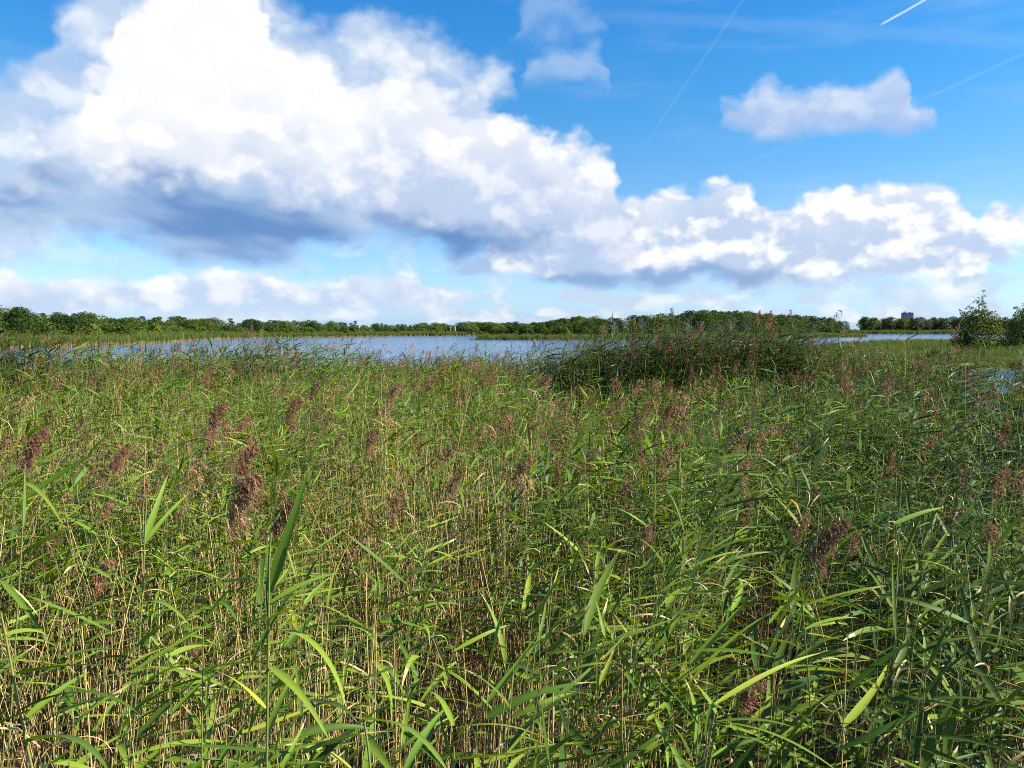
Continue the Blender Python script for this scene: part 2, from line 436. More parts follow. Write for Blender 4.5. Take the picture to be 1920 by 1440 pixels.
M_GREYTWIG = plant_material('grey_twig', [(0.0, (0.09, 0.082, 0.07)), (1.0, (0.24, 0.225, 0.20)), (0.5, (0.16, 0.15, 0.13))], None, trans=0.0, rough=0.8)
M_BARK = plain_material('bark', (0.055, 0.045, 0.035), 0.9, (6.0, (0.12, 0.10, 0.08)))
M_BIRCH = plain_material('birch_bark', (0.30, 0.29, 0.27), 0.8, (9.0, (0.50, 0.49, 0.46)))
M_GROUND = plain_material('marsh_ground', (0.030, 0.022, 0.013), 0.95, (3.0, (0.085, 0.060, 0.030)))

def water_material():
    m, nt, N, L = nodes_of('lake_water')
    out = N.new('ShaderNodeOutputMaterial'); pb = N.new('ShaderNodeBsdfPrincipled')
    pb.inputs['Base Color'].default_value = (0.040, 0.105, 0.21, 1)
    pb.inputs['Roughness'].default_value = 0.12
    pb.inputs['IOR'].default_value = 1.333
    geo = N.new('ShaderNodeNewGeometry')
    ml_ = N.new('ShaderNodeMapping'); ml_.inputs['Scale'].default_value = (0.010, 0.045, 1.0); ml_.inputs['Rotation'].default_value = (0, 0, 0.12)
    L.new(geo.outputs['Position'], ml_.inputs['Vector'])
    mp = N.new('ShaderNodeMapping'); mp.inputs['Scale'].default_value = (0.55, 1.0, 1.0); mp.inputs['Rotation'].default_value = (0, 0, 0.25)
    L.new(geo.outputs['Position'], mp.inputs['Vector'])
    n1 = N.new('ShaderNodeTexNoise'); n1.inputs['Scale'].default_value = 0.9; n1.inputs['Detail'].default_value = 5.0; n1.inputs['Roughness'].default_value = 0.6
    L.new(mp.outputs[0], n1.inputs['Vector'])
    # cat's-paws: patches where the breeze roughens the water
    n2 = N.new('ShaderNodeTexNoise'); n2.inputs['Scale'].default_value = 1.0; n2.inputs['Detail'].default_value = 3.0
    L.new(ml_.outputs[0], n2.inputs['Vector'])
    mr = N.new('ShaderNodeMapRange'); mr.inputs['From Min'].default_value = 0.3; mr.inputs['From Max'].default_value = 0.7
    mr.inputs['To Min'].default_value = 0.10; mr.inputs['To Max'].default_value = 0.9
    L.new(n2.outputs['Fac'], mr.inputs['Value'])
    bp = N.new('ShaderNodeBump'); bp.inputs['Distance'].default_value = 0.55
    L.new(mr.outputs[0], bp.inputs['Strength']); L.new(n1.outputs['Fac'], bp.inputs['Height'])
    L.new(bp.outputs[0], pb.inputs['Normal'])
    L.new(pb.outputs[0], out.inputs[0])
    return m
M_WATER = water_material()

# ------------------------------------------------------------------ mesh helpers
class Geo:
    """collects faces with two per-point values (tint, dry) and a material slot"""
    def __init__(self):
        self.v, self.f, self.m, self.t, self.d, self.n = [], [], [], [], [], 0
    def add(self, verts, faces, tint=0.5, dry=0.0, mat=0):
        verts = np.asarray(verts, float).reshape(-1, 3)
        k = len(verts)
        self.v.append(verts)
        self.t.append(np.full(k, tint) if np.isscalar(tint) else np.asarray(tint, float))
        self.d.append(np.full(k, dry) if np.isscalar(dry) else np.asarray(dry, float))
        o = self.n
        for f in faces:
            self.f.append(tuple(o + i for i in f))
        self.m.extend([mat] * len(faces))
        self.n += k
    def merge(self, other, mat4=None, mat=None, dry=None, tint=None):
        V = np.concatenate(other.v)
        if mat4 is not None:
            A = np.array(mat4)
            V = V @ A[:3, :3].T + A[:3, 3]
        T = np.concatenate(other.t); D = np.concatenate(other.d)
        if dry is not None:
            D = np.clip(D + dry, 0, 1)
        if tint is not None:
            T = np.full(len(V), tint)
        o = self.n
        self.v.append(V); self.t.append(T); self.d.append(D)
        self.f.extend(tuple(o + i for i in f) for f in other.f)
        self.m.extend(other.m if mat is None else [mat] * len(other.f))
        self.n += len(V)
    def mesh(self, name, mats):
        me = bpy.data.meshes.new(name)
        me.from_pydata(np.concatenate(self.v).tolist(), [], self.f)
        for mt in mats:
            me.materials.append(mt)
        me.polygons.foreach_set('material_index', np.array(self.m, dtype=np.int32))
        me.polygons.foreach_set('use_smooth', np.ones(len(self.f), dtype=bool))
        for nm, arr in (('tint', self.t), ('dry', self.d)):
            a = me.attributes.new(nm, 'FLOAT', 'POINT')
            a.data.foreach_set('value', np.concatenate(arr).astype(np.float32))
        me.update()
        return me

def tube(g, pts, radii, sides=5, tint=0.5, dry=0.0, mat=0):
    pts = [Vector(p) for p in pts]
    vs, fs = [], []
    for i, (p, r) in enumerate(zip(pts, radii)):
        t = (pts[min(i + 1, len(pts) - 1)] - pts[max(i - 1, 0)]).normalized()
        a = t.cross(Vector((0.31, 0.95, 0.07))).normalized(); b = t.cross(a)
        for k in range(sides):
            w = 2 * math.pi * k / sides
            vs.append(p + a * (math.cos(w) * r) + b * (math.sin(w) * r))
    for i in range(len(pts) - 1):
        for k in range(sides):
            k2 = (k + 1) % sides
            fs.append((i * sides + k, i * sides + k2, (i + 1) * sides + k2, (i + 1) * sides + k))
    dr = dry if np.isscalar(dry) else np.repeat(np.asarray(dry), sides)
    tn = tint if np.isscalar(tint) else np.repeat(np.asarray(tint), sides)
    g.add([tuple(v) for v in vs], fs, tn, dr, mat)

def obj(name, me, parent=None, loc=None):
    o = bpy.data.objects.new(name, me)
    COL.objects.link(o)
    if parent is not None:
        o.parent = parent
    if loc is not None:
        o.location = loc
    return o
def empty(name, loc, rz=0.0):
    o = bpy.data.objects.new(name, None); COL.objects.link(o)
    o.location = loc; o.rotation_euler = (0, 0, rz); o.empty_display_size = 0.1
    return o
def tag(o, label=None, cat=None, group=None, kind=None):
    for k, v in (('label', label), ('category', cat), ('group', group), ('kind', kind)):
        if v:
            o[k] = v
    return o

# ------------------------------------------------------------------ where land, water and reed bed lie (metres; x right, y ahead)
def G(px, py):
    p = ground_at(px, py); return (p.x, p.y)
LEFT_SHORE = [(-95.0, 60.0), (-88.0, 90.0)] + [G(*q) for q in ((-60, 657), (0, 654.5), (100, 652), (200, 648), (300, 643), (400, 636.5), (500, 633.5), (620, 632), (700, 631), (760, 630.3), (890, 629.4))]
LEFT_LAND = LEFT_SHORE + [(60.0, 470.0), (200.0, 520.0), (200.0, 2500.0), (-2500.0, 2500.0), (-2500.0, 40.0)]
PEN_SHORE = [G(*q) for q in ((890, 637.0), (960, 637.8), (1050, 638), (1200, 637.3), (1300, 636.5), (1420, 635.2), (1500, 634.2), (1560, 633.2), (1625, 632.2))]
PEN = PEN_SHORE + [(152.0, 352.0), (140.0, 395.0), (90.0, 400.0), (40.0, 360.0), (8.0, 300.0), (-8.0, 268.0)]
FAR_RIGHT = [(130.0, 545.0), (260.0, 560.0), (420.0, 520.0), (2500.0, 500.0), (2500.0, 2500.0), (130.0, 2500.0)]
SEDGE = [(15.0, 46.0), (24.0, 44.0), (27.5, 48.0), (36.0, 64.0), (45.0, 66.0), (60.0, 66.0), (90.0, 56.0), (2000.0, 30.0), (2000.0, 240.0), (170.0, 215.0), (100.0, 180.0), (62.0, 150.0), (46.0, 120.0), (36.0, 90.0), (22.0, 62.0)]

EDGE_PX = np.array([-400, 0, 150, 300, 450, 600, 700, 800, 950, 1000, 1150, 1300, 1450, 1520, 1600, 1700, 1770, 1850, 1920, 2300], float)
EDGE_D = np.array([18, 18, 20, 21, 21, 21, 23, 24.5, 22.5, 19.5, 19, 19, 19.5, 19.5, 18.5, 17, 15, 13.5, 15, 16], float)
def edge_d(px):
    return np.interp(px, EDGE_PX, EDGE_D)

def inside(poly, X, Y):
    c = np.zeros(X.shape, bool); n = len(poly)
    for i in range(n):
        x0, y0 = poly[i]; x1, y1 = poly[(i + 1) % n]
        cond = ((y0 > Y) != (y1 > Y))
        with np.errstate(divide='ignore', invalid='ignore'):
            xi = (x1 - x0) * (Y - y0) / ((y1 - y0) if y1 != y0 else 1e-9) + x0
        c ^= cond & (X < xi)
    return c
def poly_dist(poly, X, Y, closed=True):
    d = np.full(X.shape, 1e9); n = len(poly)
    for i in range(n if closed else n - 1):
        x0, y0 = poly[i]; x1, y1 = poly[(i + 1) % n]
        ex, ey = x1 - x0, y1 - y0; L2 = ex * ex + ey * ey + 1e-9
        t = np.clip(((X - x0) * ex + (Y - y0) * ey) / L2, 0, 1)
        d = np.minimum(d, np.hypot(X - x0 - t * ex, Y - y0 - t * ey))
    return d
def bed_margin(X, Y):
    """metres inside the far edge of the near reed bed (negative outside)"""
    px = 960 + F * X / np.maximum(Y, 0.5)
    e = np.where(Y > 0.5, edge_d(np.clip(px, -400, 2300)), 18.0)
    return e - np.hypot(np.maximum(Y, 0), np.where(np.abs(px - 960) > 1400, X, 0) * 0.5)
def land_height(X, Y):
    h = np.full(X.shape, -0.6)
    for poly in (LEFT_LAND, PEN, FAR_RIGHT, SEDGE):
        s = np.where(inside(poly, X, Y), 1.0, -1.0) * poly_dist(poly, X, Y)
        h = np.maximum(h, np.clip(s * 0.12, -0.6, 0.0) + np.clip(s * 0.03, 0.0, 0.35))
    m = bed_margin(X, Y)
    near = (np.hypot(X, Y) < 60)
    h = np.where(near, np.maximum(h, np.clip(m * 0.15, -0.6, 0.10)), h)
    return h

# ------------------------------------------------------------------ ground sheet and lake
radii = np.concatenate([[0.0], np.geomspace(0.8, 6000.0, 150)])
ang = np.unique(np.concatenate([np.radians(np.arange(-44, 44, 0.35)), np.radians(np.arange(44, 316, 3.0))]))
RR, AA = np.meshgrid(radii[1:], ang, indexing='ij')
GX, GY = RR * np.sin(AA), RR * np.cos(AA)
GZ = land_height(GX.ravel(), GY.ravel()).reshape(GX.shape)
na = len(ang)
gv = np.concatenate([[[0, 0, 0.1]], np.stack([GX.ravel(), GY.ravel(), GZ.ravel()], 1)])
gf = [(0, 1 + k, 1 + (k + 1) % na) for k in range(na)]
for i in range(len(radii) - 2):
    a0, b0 = 1 + i * na, 1 + (i + 1) * na
    gf.extend((a0 + k, b0 + k, b0 + (k + 1) % na, a0 + (k + 1) % na) for k in range(na))
me = bpy.data.meshes.new('ground'); me.from_pydata(gv.tolist(), [], gf)
me.polygons.foreach_set('use_smooth', np.ones(len(gf), dtype=bool)); me.materials.append(M_GROUND)
tag(obj('ground', me), kind='structure')

wr = [(-3000, -60), (3000, -60), (3000, 4000), (-3000, 4000)]
me = bpy.data.meshes.new('lake_water'); me.from_pydata([(x, y, 0.0) for x, y in wr], [], [(0, 1, 2, 3)])
me.materials.append(M_WATER)
tag(obj('lake_water', me), kind='structure')

# ------------------------------------------------------------------ reeds: leaves, plumes, whole plants
WIND = 0.12          # the breeze blows to the right: leaves and plumes stream that way
def leaf_geo(L, W, e0, droop, n=6, fold=0.25, twist=0.4, dry=0.0, tip=1.1, tint=0.5, sway=0.0, curl=0.0, flat=False):
    """one blade: starts at the origin and runs along +x, arching over; tip = where along it the dry end begins"""
    g = Geo()
    x = y = z = 0.0
    vs, dr, fs = [], [], []
    ds = L / n
    for i in range(n + 1):
        t = i / n
        th = e0 - droop * t ** 1.25 - curl * max(0, t - 0.6) ** 2 * 6
        if i:
            x += math.cos(th) * ds; z += math.sin(th) * ds; y += math.sin(sway * t) * ds
        w = W * 0.5 * min(1.0, 0.40 + 3.2 * t) * (max(0.0, 1 - t) ** 0.62)
        tw = twist * (t - 0.2)
        sy, sz = math.cos(tw), math.sin(tw)
        nx, nz = -math.sin(th), math.cos(th)
        d = min(1.0, max(0.0, dry + max(0.0, (t - tip) / 0.16)))
        side = Vector((nx * sz, sy, nz * sz))
        c = Vector((x, y, z))
        if i == n:
            vs.append(c); dr.append(d)
        elif flat:
            vs += [c + side * w, c - side * w]; dr += [d] * 2
        else:
            vs += [c + side * w, c - Vector((nx, 0, nz)) * (w * fold * 2), c - side * w]; dr += [d] * 3
    k = 2 if flat else 3
    for i in range(n - 1):
        for j in range(k - 1):
            a = i * k + j
            fs.append((a, a + 1, a + k + 1, a + k))
    a = (n - 1) * k
    for j in range(k - 1):
        fs.append((a + j, a + j + 1, n * k))
    tn = tint if flat else np.clip([tint + (0.22 if (i % 3 == 1 and i < n * 3) else 0.0) for i in range(len(vs))], 0, 1)
    g.add([tuple(v) for v in vs], fs, tn, dr, 0)
    return g

def plume_geo(rng, size=1.0, branches=30, spikelets=12, sw=0.0045, openness=1.0, tint0=0.5):
    """nodding one-sided plume: fine drooping branchlets hung with spikelets"""
    g = Geo()
    A = 0.24 * size
    pts, p, th = [], Vector((0, 0, 0)), math.radians(88)
    for i in range(9):
        pts.append(p.copy()); th -= math.radians(9.5 if i > 1 else 3)
        p = p + Vector((math.cos(th), 0, math.sin(th))) * (A / 8)
    tube(g, pts, np.linspace(0.0016, 0.0006, 9), 3, tint0, 0.2)
    for b in range(branches):
        s = (b + rng.random()) / branches
        f = s * 8; i = min(7, int(f))
        o = pts[i].lerp(pts[i + 1], f - i)
        az_ = rng.normal(0, 0.75 * openness)
        e = math.radians(rng.uniform(20, 80)); L = size * rng.uniform(0.085, 0.155) * (1.15 - 0.55 * s)
        q = o.copy(); br = [q.copy()]
        for k in range(4):
            e -= math.radians(rng.uniform(26, 48))
            q = q + Vector((math.cos(az_) * math.cos(e), math.sin(az_) * math.cos(e), math.sin(e))) * (L / 4)
            br.append(q.copy())
        tn = float(np.clip(tint0 + rng.normal(0, 0.26), 0, 1))
        side = Vector((-math.sin(az_), math.cos(az_), 0)) * (0.0011 * size)
        vs = []
        for q in br:
            vs += [tuple(q + side), tuple(q - side)]
        g.add(vs, [(2 * k, 2 * k + 1, 2 * k + 3, 2 * k + 2) for k in range(4)], tn, 0.15)
        for k in range(spikelets):
            f = rng.uniform(0.8, 4.0); i = min(3, int(f)); q = br[i].lerp(br[i + 1], f - i)
            d = Vector((math.cos(az_) + rng.normal(0, .35), math.sin(az_) + rng.normal(0, .5), -rng.uniform(0.3, 2.0))).normalized()
            l = size * rng.uniform(0.014, 0.028); wv = d.cross(Vector((rng.normal(), rng.normal(), rng.normal()))).normalized() * (sw * size * rng.uniform(0.5, 1.0))
            m_ = q + d * (l * 0.45)
            g.add([tuple(q), tuple(m_ + wv), tuple(q + d * l), tuple(m_ - wv)], [(0, 1, 2, 3)], float(np.clip(tn + rng.normal(0, .15), 0, 1)), 0.0)
    return g

rng = np.random.default_rng(7)
LEAF_SPECS = []
for i in range(18):
    LEAF_SPECS.append(dict(L=rng.uniform(0.28, 0.46), W=rng.uniform(0.026, 0.042), e0=math.radians(rng.uniform(2, 48)), droop=math.radians(rng.uniform(8, 52)),
                           twist=rng.uniform(-1.2, 1.2), fold=rng.uniform(0.10, 0.30), tip=(rng.uniform(0.62, 0.9) if i % 4 == 1 else 1.2), tint=float(np.clip(rng.normal(0.45, 0.22), 0, 1)), sway=rng.uniform(-0.5, 0.5)))
DRY_SPECS = [dict(L=rng.uniform(0.22, 0.42), W=rng.uniform(0.008, 0.017), e0=math.radians(rng.uniform(10, 70)), droop=math.radians(rng.uniform(70, 190)),
                  twist=rng.uniform(-3.0, 3.0), fold=rng.uniform(0.2, 0.5), tip=1.2, tint=0.9, dry=1.0, sway=rng.uniform(-0.8, 0.8), curl=rng.uniform(0, 1)) for i in range(7)]
UP_SPECS = [dict(L=rng.uniform(0.20, 0.32), W=rng.uniform(0.012, 0.018), e0=math.radians(rng.uniform(48, 76)), droop=math.radians(rng.uniform(25, 70)),
                 twist=rng.uniform(-1.0, 1.0), fold=0.2, tip=1.2, tint=float(np.clip(rng.normal(0.5, 0.2), 0, 1)), sway=rng.uniform(-0.3, 0.3)) for i in range(4)]
ALL_SPECS = LEAF_SPECS + DRY_SPECS + UP_SPECS
LEAF_FINE = [leaf_geo(n=8, **s) for s in ALL_SPECS]
LEAF_LOW = [leaf_geo(n=4, flat=True, **s) for s in ALL_SPECS]
iG, iD, iU = range(0, 18), range(18, 25), range(25, 29)
PLUME_FINE = [plume_geo(rng, 1.0 + 0.15 * rng.normal(), 80, 16, 0.0022, o, t) for o, t in ((0.9, .42), (0.65, .34), (1.1, .46), (0.45, .30), (0.9, .66), (1.0, .42))]
PLUME_LOW = [plume_geo(rng, 1.0, 24, 8, 0.0052, o, t) for o, t in ((1.0, .35), (0.7, .25), (1.2, .55), (0.9, .75))]

def compose(rng, h, kind, lean=None, lean_az=None):
    """stem line, leaves and plume of one plant in its own space (root at the origin)"""
    lean = abs(rng.normal(0.05, 0.045)) if lean is None else lean
    la = rng.normal(WIND, 0.9) if lean_az is None else lean_az
    bend = rng.uniform(0.01, 0.07) if kind != 'straw' else rng.uniform(-0.05, 0.08)
    n = 9
    pts = []
    for i in range(n):
        s = i / (n - 1)
        off = math.tan(lean) * h * s + bend * h * s ** 2.3
        pts.append(Vector((math.cos(la) * off, math.sin(la) * off, h * s)))
    r0 = rng.uniform(0.0030, 0.0046)
    rad = np.linspace(r0, r0 * 0.42, n)
    def along(s):
        f = s * (n - 1); i = min(n - 2, int(f)); return pts[i].lerp(pts[i + 1], f - i)
    leaves = []
    if kind == 'straw':
        k = rng.integers(0, 4)
        for j in range(k):
            s = rng.uniform(0.3, 0.95)
            leaves.append((int(rng.choice(list(iD))), along(s), rng.uniform(0, 6.28), rng.normal(0, 0.2), rng.uniform(0.5, 0.9)))
    else:
        k = int(h / 2.2 * rng.integers(9, 13)); s0 = 0.40
        for j in range(k):
            s = s0 + (0.965 - s0) * ((j + rng.uniform(0.1, 0.9)) / k) ** 0.85
            azl = rng.normal(WIND, 0.70) if rng.random() < 0.68 else rng.uniform(0, 6.28)
            if s < 0.52 and rng.random() < 0.6:
                ix = int(rng.choice(list(iD)))
            else:
                ix = int(rng.choice(list(iG))) if rng.random() > 0.07 else int(rng.choice(list(iD)))
            leaves.append((ix, along(s), azl, rng.normal(0, 0.15), rng.uniform(0.65, 1.1) * (0.75 if s > 0.93 else 1.0)))
        if kind == 'leafy':
            for j in range(1):
                leaves.append((int(rng.choice(list(iU))), along(0.985), rng.normal(WIND, 0.9), rng.normal(0, 0.1), rng.uniform(0.6, 1.0)))
    return dict(pts=pts, rad=rad, leaves=leaves, top=pts[-1], kind=kind)

def leaf_matrix(lf, extra_roll=0.0):
    ix, p, azl, pitch, sc = lf
    return Matrix.Translation(p) @ Matrix.Rotation(azl, 4, 'Z') @ Matrix.Rotation(-pitch, 4, 'Y') @ Matrix.Rotation(extra_roll, 4, 'X') @ Matrix.Scale(sc, 4)

# variants used for the mass of the bed
VARIANTS = bpy.data.collections.new('reed_variants')
variant_kind = []
tall_kind = []
NOM = 2.3
TALL = bpy.data.collections.new('tall_reed_variants')
def add_variant(kind, seed, tall=False, cool=False):
    r = np.random.default_rng(seed)
    d = compose(r, NOM * (r.uniform(0.8, 1.0) if kind == 'straw' else 1.0), kind)
    g = Geo()
    if kind == 'straw':
        dry, tn = 1.0, 0.9
    else:
        dry = np.clip(np.linspace(0.75, -0.2, 9), 0, 1); tn = 0.35
    tube(g, d['pts'], d['rad'] * (1.15 if kind == 'straw' else 1.0), 3, tn, dry, 1)
    for lf in d['leaves']:
        g.merge(LEAF_LOW[lf[0]], leaf_matrix(lf, r.normal(0, 0.3)), mat=0)
    if kind in ('plumed', 'oldplume'):
        pl = PLUME_LOW[int(r.integers(0, 3)) if kind == 'plumed' else 3]
        g.merge(pl, Matrix.Translation(d['top']) @ Matrix.Rotation(r.normal(WIND, 0.5), 4, 'Z') @ Matrix.Scale(r.uniform(0.8, 1.1), 4), mat=2)
    me = g.mesh('reed_variant', [M_LEAF_DARK_SHADED if tall else (M_LEAF_COOL_SHADED if cool else M_LEAF), M_STEM, M_PLUME])
    o = bpy.data.objects.new('reed_variant_%02d' % len(variant_kind) if not tall else 'tall_reed_variant_%02d' % len(tall_kind), me)
    if tall:
        TALL.objects.link(o); tall_kind.append(kind)
    else:
        VARIANTS.objects.link(o); variant_kind.append('cool' + kind if cool else kind)
for i in range(16): add_variant('leafy', 100 + i)
for i in range(9): add_variant('plumed', 200 + i)
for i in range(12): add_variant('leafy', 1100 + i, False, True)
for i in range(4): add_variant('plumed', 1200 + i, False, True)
for i in range(3): add_variant('oldplume', 300 + i)
for i in range(7): add_variant('straw', 400 + i)
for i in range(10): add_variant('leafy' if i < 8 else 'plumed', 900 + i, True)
VK = {k: np.array([i for i, q in enumerate(variant_kind) if q == k]) for k in set(variant_kind)}

def instancer(name, coll, P, ROT, SC, IDX):
    """one object that sets the plants of a collection on its points"""
    me = bpy.data.meshes.new(name)
    me.vertices.add(len(P)); me.vertices.foreach_set('co', np.asarray(P, np.float32).ravel())
    a = me.attributes.new('turn', 'FLOAT_VECTOR', 'POINT'); a.data.foreach_set('vector', np.asarray(ROT, np.float32).ravel())
    a = me.attributes.new('size', 'FLOAT_VECTOR', 'POINT'); a.data.foreach_set('vector', np.asarray(SC, np.float32).ravel())
    a = me.attributes.new('which', 'INT', 'POINT'); a.data.foreach_set('value', np.asarray(IDX, np.int32))
    o = obj(name, me)
    nt = bpy.data.node_groups.new(name, 'GeometryNodeTree')
    nt.interface.new_socket('Geometry', in_out='INPUT', socket_type='NodeSocketGeometry')
    nt.interface.new_socket('Geometry', in_out='OUTPUT', socket_type='NodeSocketGeometry')
    N, L = nt.nodes, nt.links
    gi, go = N.new('NodeGroupInput'), N.new('NodeGroupOutput')
    ip = N.new('GeometryNodeInstanceOnPoints'); ci = N.new('GeometryNodeCollectionInfo')
    ci.inputs['Collection'].default_value = coll
    ci.inputs['Separate Children'].default_value = True; ci.inputs['Reset Children'].default_value = True
    def named(nm, ty):
        n = N.new('GeometryNodeInputNamedAttribute'); n.data_type = ty; n.inputs['Name'].default_value = nm
        return [s for s in n.outputs if s.enabled and s.name == 'Attribute'][0]
    e2r = N.new('FunctionNodeEulerToRotation'); L.new(named('turn', 'FLOAT_VECTOR'), e2r.inputs[0])
    L.new(gi.outputs[0], ip.inputs['Points']); L.new(ci.outputs[0], ip.inputs['Instance'])
    ip.inputs['Pick Instance'].default_value = True
    L.new(named('which', 'INT'), ip.inputs['Instance Index'])
    L.new(e2r.outputs[0], ip.inputs['Rotation']); L.new(named('size', 'FLOAT_VECTOR'), ip.inputs['Scale'])
    L.new(ip.outputs[0], go.inputs[0])
    md = o.modifiers.new('plants', 'NODES'); md.node_group = nt
    return o

# value noise for patches
def vnoise(X, Y, cell, seed):
    r = np.random.default_rng(seed); T = r.random((64, 64))
    x, y = X / cell + 100, Y / cell + 100
    i, j = np.floor(x).astype(int), np.floor(y).astype(int); fx, fy = x - i, y - j
    fx, fy = fx * fx * (3 - 2 * fx), fy * fy * (3 - 2 * fy)
    g = lambda a, b: T[a % 64, b % 64]
    return (g(i, j) * (1 - fx) + g(i + 1, j) * fx) * (1 - fy) + (g(i, j + 1) * (1 - fx) + g(i + 1, j + 1) * fx) * fy

# glimpses of the pool through thinner reeds on the right

# height of the far rim of the bed, from its outline against lake and shore
TOP_PX = np.array([-400, 0, 60, 120, 200, 300, 400, 500, 600, 640, 700, 760, 850, 930, 1000, 1100, 1200, 1300, 1400, 1470, 1520, 1600, 1700, 1770, 1850, 1920, 2300], float)
TOP_PY = np.array([645, 646, 650, 660, 668, 670, 664, 656, 650, 664, 684, 697, 692, 684, 676, 662, 655, 645, 643, 650, 658, 666, 674, 690, 700, 682, 672], float)
def reed_height(r, X, Y):
    px = 960 + F * X / Y
    e = edge_d(px); m = e - Y
    tall = 3.5 - (np.interp(px, TOP_PX, TOP_PY) - HY) / F * e
    patch = (px > 960) & (px < 1530)
    depth = np.where(patch, 3.4, 3.0)
    k = np.clip(1 - m / depth, 0, 1); k = np.where(patch, np.clip(k * 4.0, 0, 1), k ** 0.8)
    base = 2.20 + 0.55 * (vnoise(X, Y, 1.5, 5) - 0.5) + 0.35 * (vnoise(X, Y, 4.5, 6) - 0.5) + 0.20 * np.clip((Y - 3) / 10, 0, 1)
    base = np.where((px > 985) & (px < 1520) & (m > 3.3) & (m < 8.5), base * 0.90, base)
    h = base * (1 - k) + tall * k
    h = h * (1 + r.normal(0, 0.065, X.shape)) - 0.03 * r.random(X.shape) + 0.25 * (r.random(X.shape) < 0.06) + np.where(m < 3.0, 0.28 * (r.random(X.shape) < 0.10), 0.0)
    return np.clip(h, 1.2, 3.6)

rb = np.random.default_rng(21)
def scatter(n_per_m2, ymin=1.85, ymax=25.0):
    W_ = 0.78 * ymax + 2.0
    n = int(n_per_m2 * (ymax - ymin) * 2 * W_)
    X = rb.uniform(-W_, W_, n); Y = rb.uniform(ymin, ymax, n)
    px = 960 + F * X / Y
    keep = (np.abs(X) < 0.74 * Y + 1.6) & (Y < edge_d(px) + rb.normal(0, 0.35, n))
    return X[keep], Y[keep]

GX_, GY_ = scatter(47)
_pp = 960 + F * GX_ / GY_; _mm = edge_d(_pp) - GY_
# the tall stand at the water is thick
_dup = (_pp > 965 + 160 * rb.random(len(_pp))) & (_pp < 1530 - 60 * rb.random(len(_pp))) & (_mm < 3.6)
_near = (GY_ < 4.2) & (rb.random(len(_pp)) < 0.30)
_rim = (~_dup) & (_mm < 5.5) & ~((_pp > 1775) & (_pp < 1885)) & ~((_pp > 965) & (_pp < 1530)) & (rb.random(len(_pp)) < 0.85)
GX_ = np.concatenate([GX_[~_near], GX_[_dup] + 0.11, GX_[_dup] - 0.07, GX_[_dup] + 0.03, GX_[_rim] + 0.09]); GY_ = np.concatenate([GY_[~_near], GY_[_dup] + 0.06, GY_[_dup] - 0.12, GY_[_dup] + 0.14, GY_[_rim] - 0.08])
SX_, SY_ = scatter(70)
def px_of(X, Y):
    return 960 + F * X / Y
# green reeds thin out in the middle-left, where the old stalks show
pxg = px_of(GX_, GY_)
mid_open = np.clip(1.3 - np.abs(pxg - 780) / 300, 0, 1) * np.clip((13 - GY_) / 4, 0, 1)
open_f = mid_open * 0.50 * (edge_d(pxg) - GY_ > 5) + 0.28 * (vnoise(GX_, GY_, 1.3, 9) > 0.62) + np.clip((950 - pxg) / 600, 0, 1) * 0.24 * (edge_d(pxg) - GY_ > 5)
pool_gap = (pxg > 1775) & (pxg < 1885) & (GY_ > 8.0)
open_f = np.where(pool_gap, 0.55, open_f)
keep = rb.random(len(GX_)) > open_f
GX_, GY_ = GX_[keep], GY_[keep]
pxs = px_of(SX_, SY_)
keep = rb.random(len(SX_)) < np.interp(pxs, [900, 1300, 1700], [1.0, 0.5, 0.2])
SX_, SY_ = SX_[keep], SY_[keep]
gh = reed_height(rb, GX_, GY_)
sh = reed_height(rb, SX_, SY_) * rb.uniform(0.70, 1.0, len(SX_))
gz = land_height(GX_, GY_); sz = land_height(SX_, SY_)
pxg = px_of(GX_, GY_)
p_pl = 0.045 + 0.11 * (vnoise(GX_, GY_, 1.3, 31) > 0.62) + 0.02 * np.clip((GY_ - 5) / 8, 0, 1) - 0.02 * (GY_ < 5)
_m = edge_d(pxg) - GY_
p_pl = np.where(_m < 4, p_pl * 0.5, p_pl) * np.where(pxg > 1350, 0.6, 1.0) * np.where((pxg > 965) & (pxg < 1530) & (_m < 3.6), 0.25, 1.0)
u = rb.random(len(GX_))
gk = np.where(u < p_pl, 1, 0)
gk = np.where((u > 0.985), 2, gk)

# ---- the plants nearest to the platform stand as single reeds
LEAF_MESH = [g.mesh('leaf', [M_LEAF]) for g in LEAF_FINE]
COOL_MESH = [g.mesh('leaf', [M_LEAF_COOL_SHADED]) for g in LEAF_FINE]
PLUME_MESH = [g.mesh('plume', [M_PLUME]) for g in PLUME_FINE]
def single_reed(d, loc, label, group=None, plume=None, straw=False, name='common_reed', thick=1.0, r=None, cool=False):
    e = empty(name, loc)
    g = Geo()
    if straw:
        dry, tn = 1.0, 0.9
    else:
        dry = np.clip(np.linspace(0.7, -0.3, len(d['pts'])), 0, 1); tn = 0.30
    tube(g, d['pts'], np.asarray(d['rad']) * thick, 6, tn, dry)
    obj('stem', g.mesh('stem', [M_STEM]), e)
    for lf in d['leaves']:
        o = obj('leaf', (COOL_MESH if cool else LEAF_MESH)[lf[0]], e)
        o.matrix_local = leaf_matrix(lf[:4] + (lf[4] * (1.0 if straw else 1.10),), r.normal(0, 0.3) if r is not None else 0.0)
    if plume is not None:
        ix, rz, sc = plume
        o = obj('plume', PLUME_MESH[ix], e)
        o.matrix_local = Matrix.Translation(d['top']) @ Matrix.Rotation(rz, 4, 'Z') @ Matrix.Scale(sc, 4)
    tag(e, label, 'reed', group)
    return e

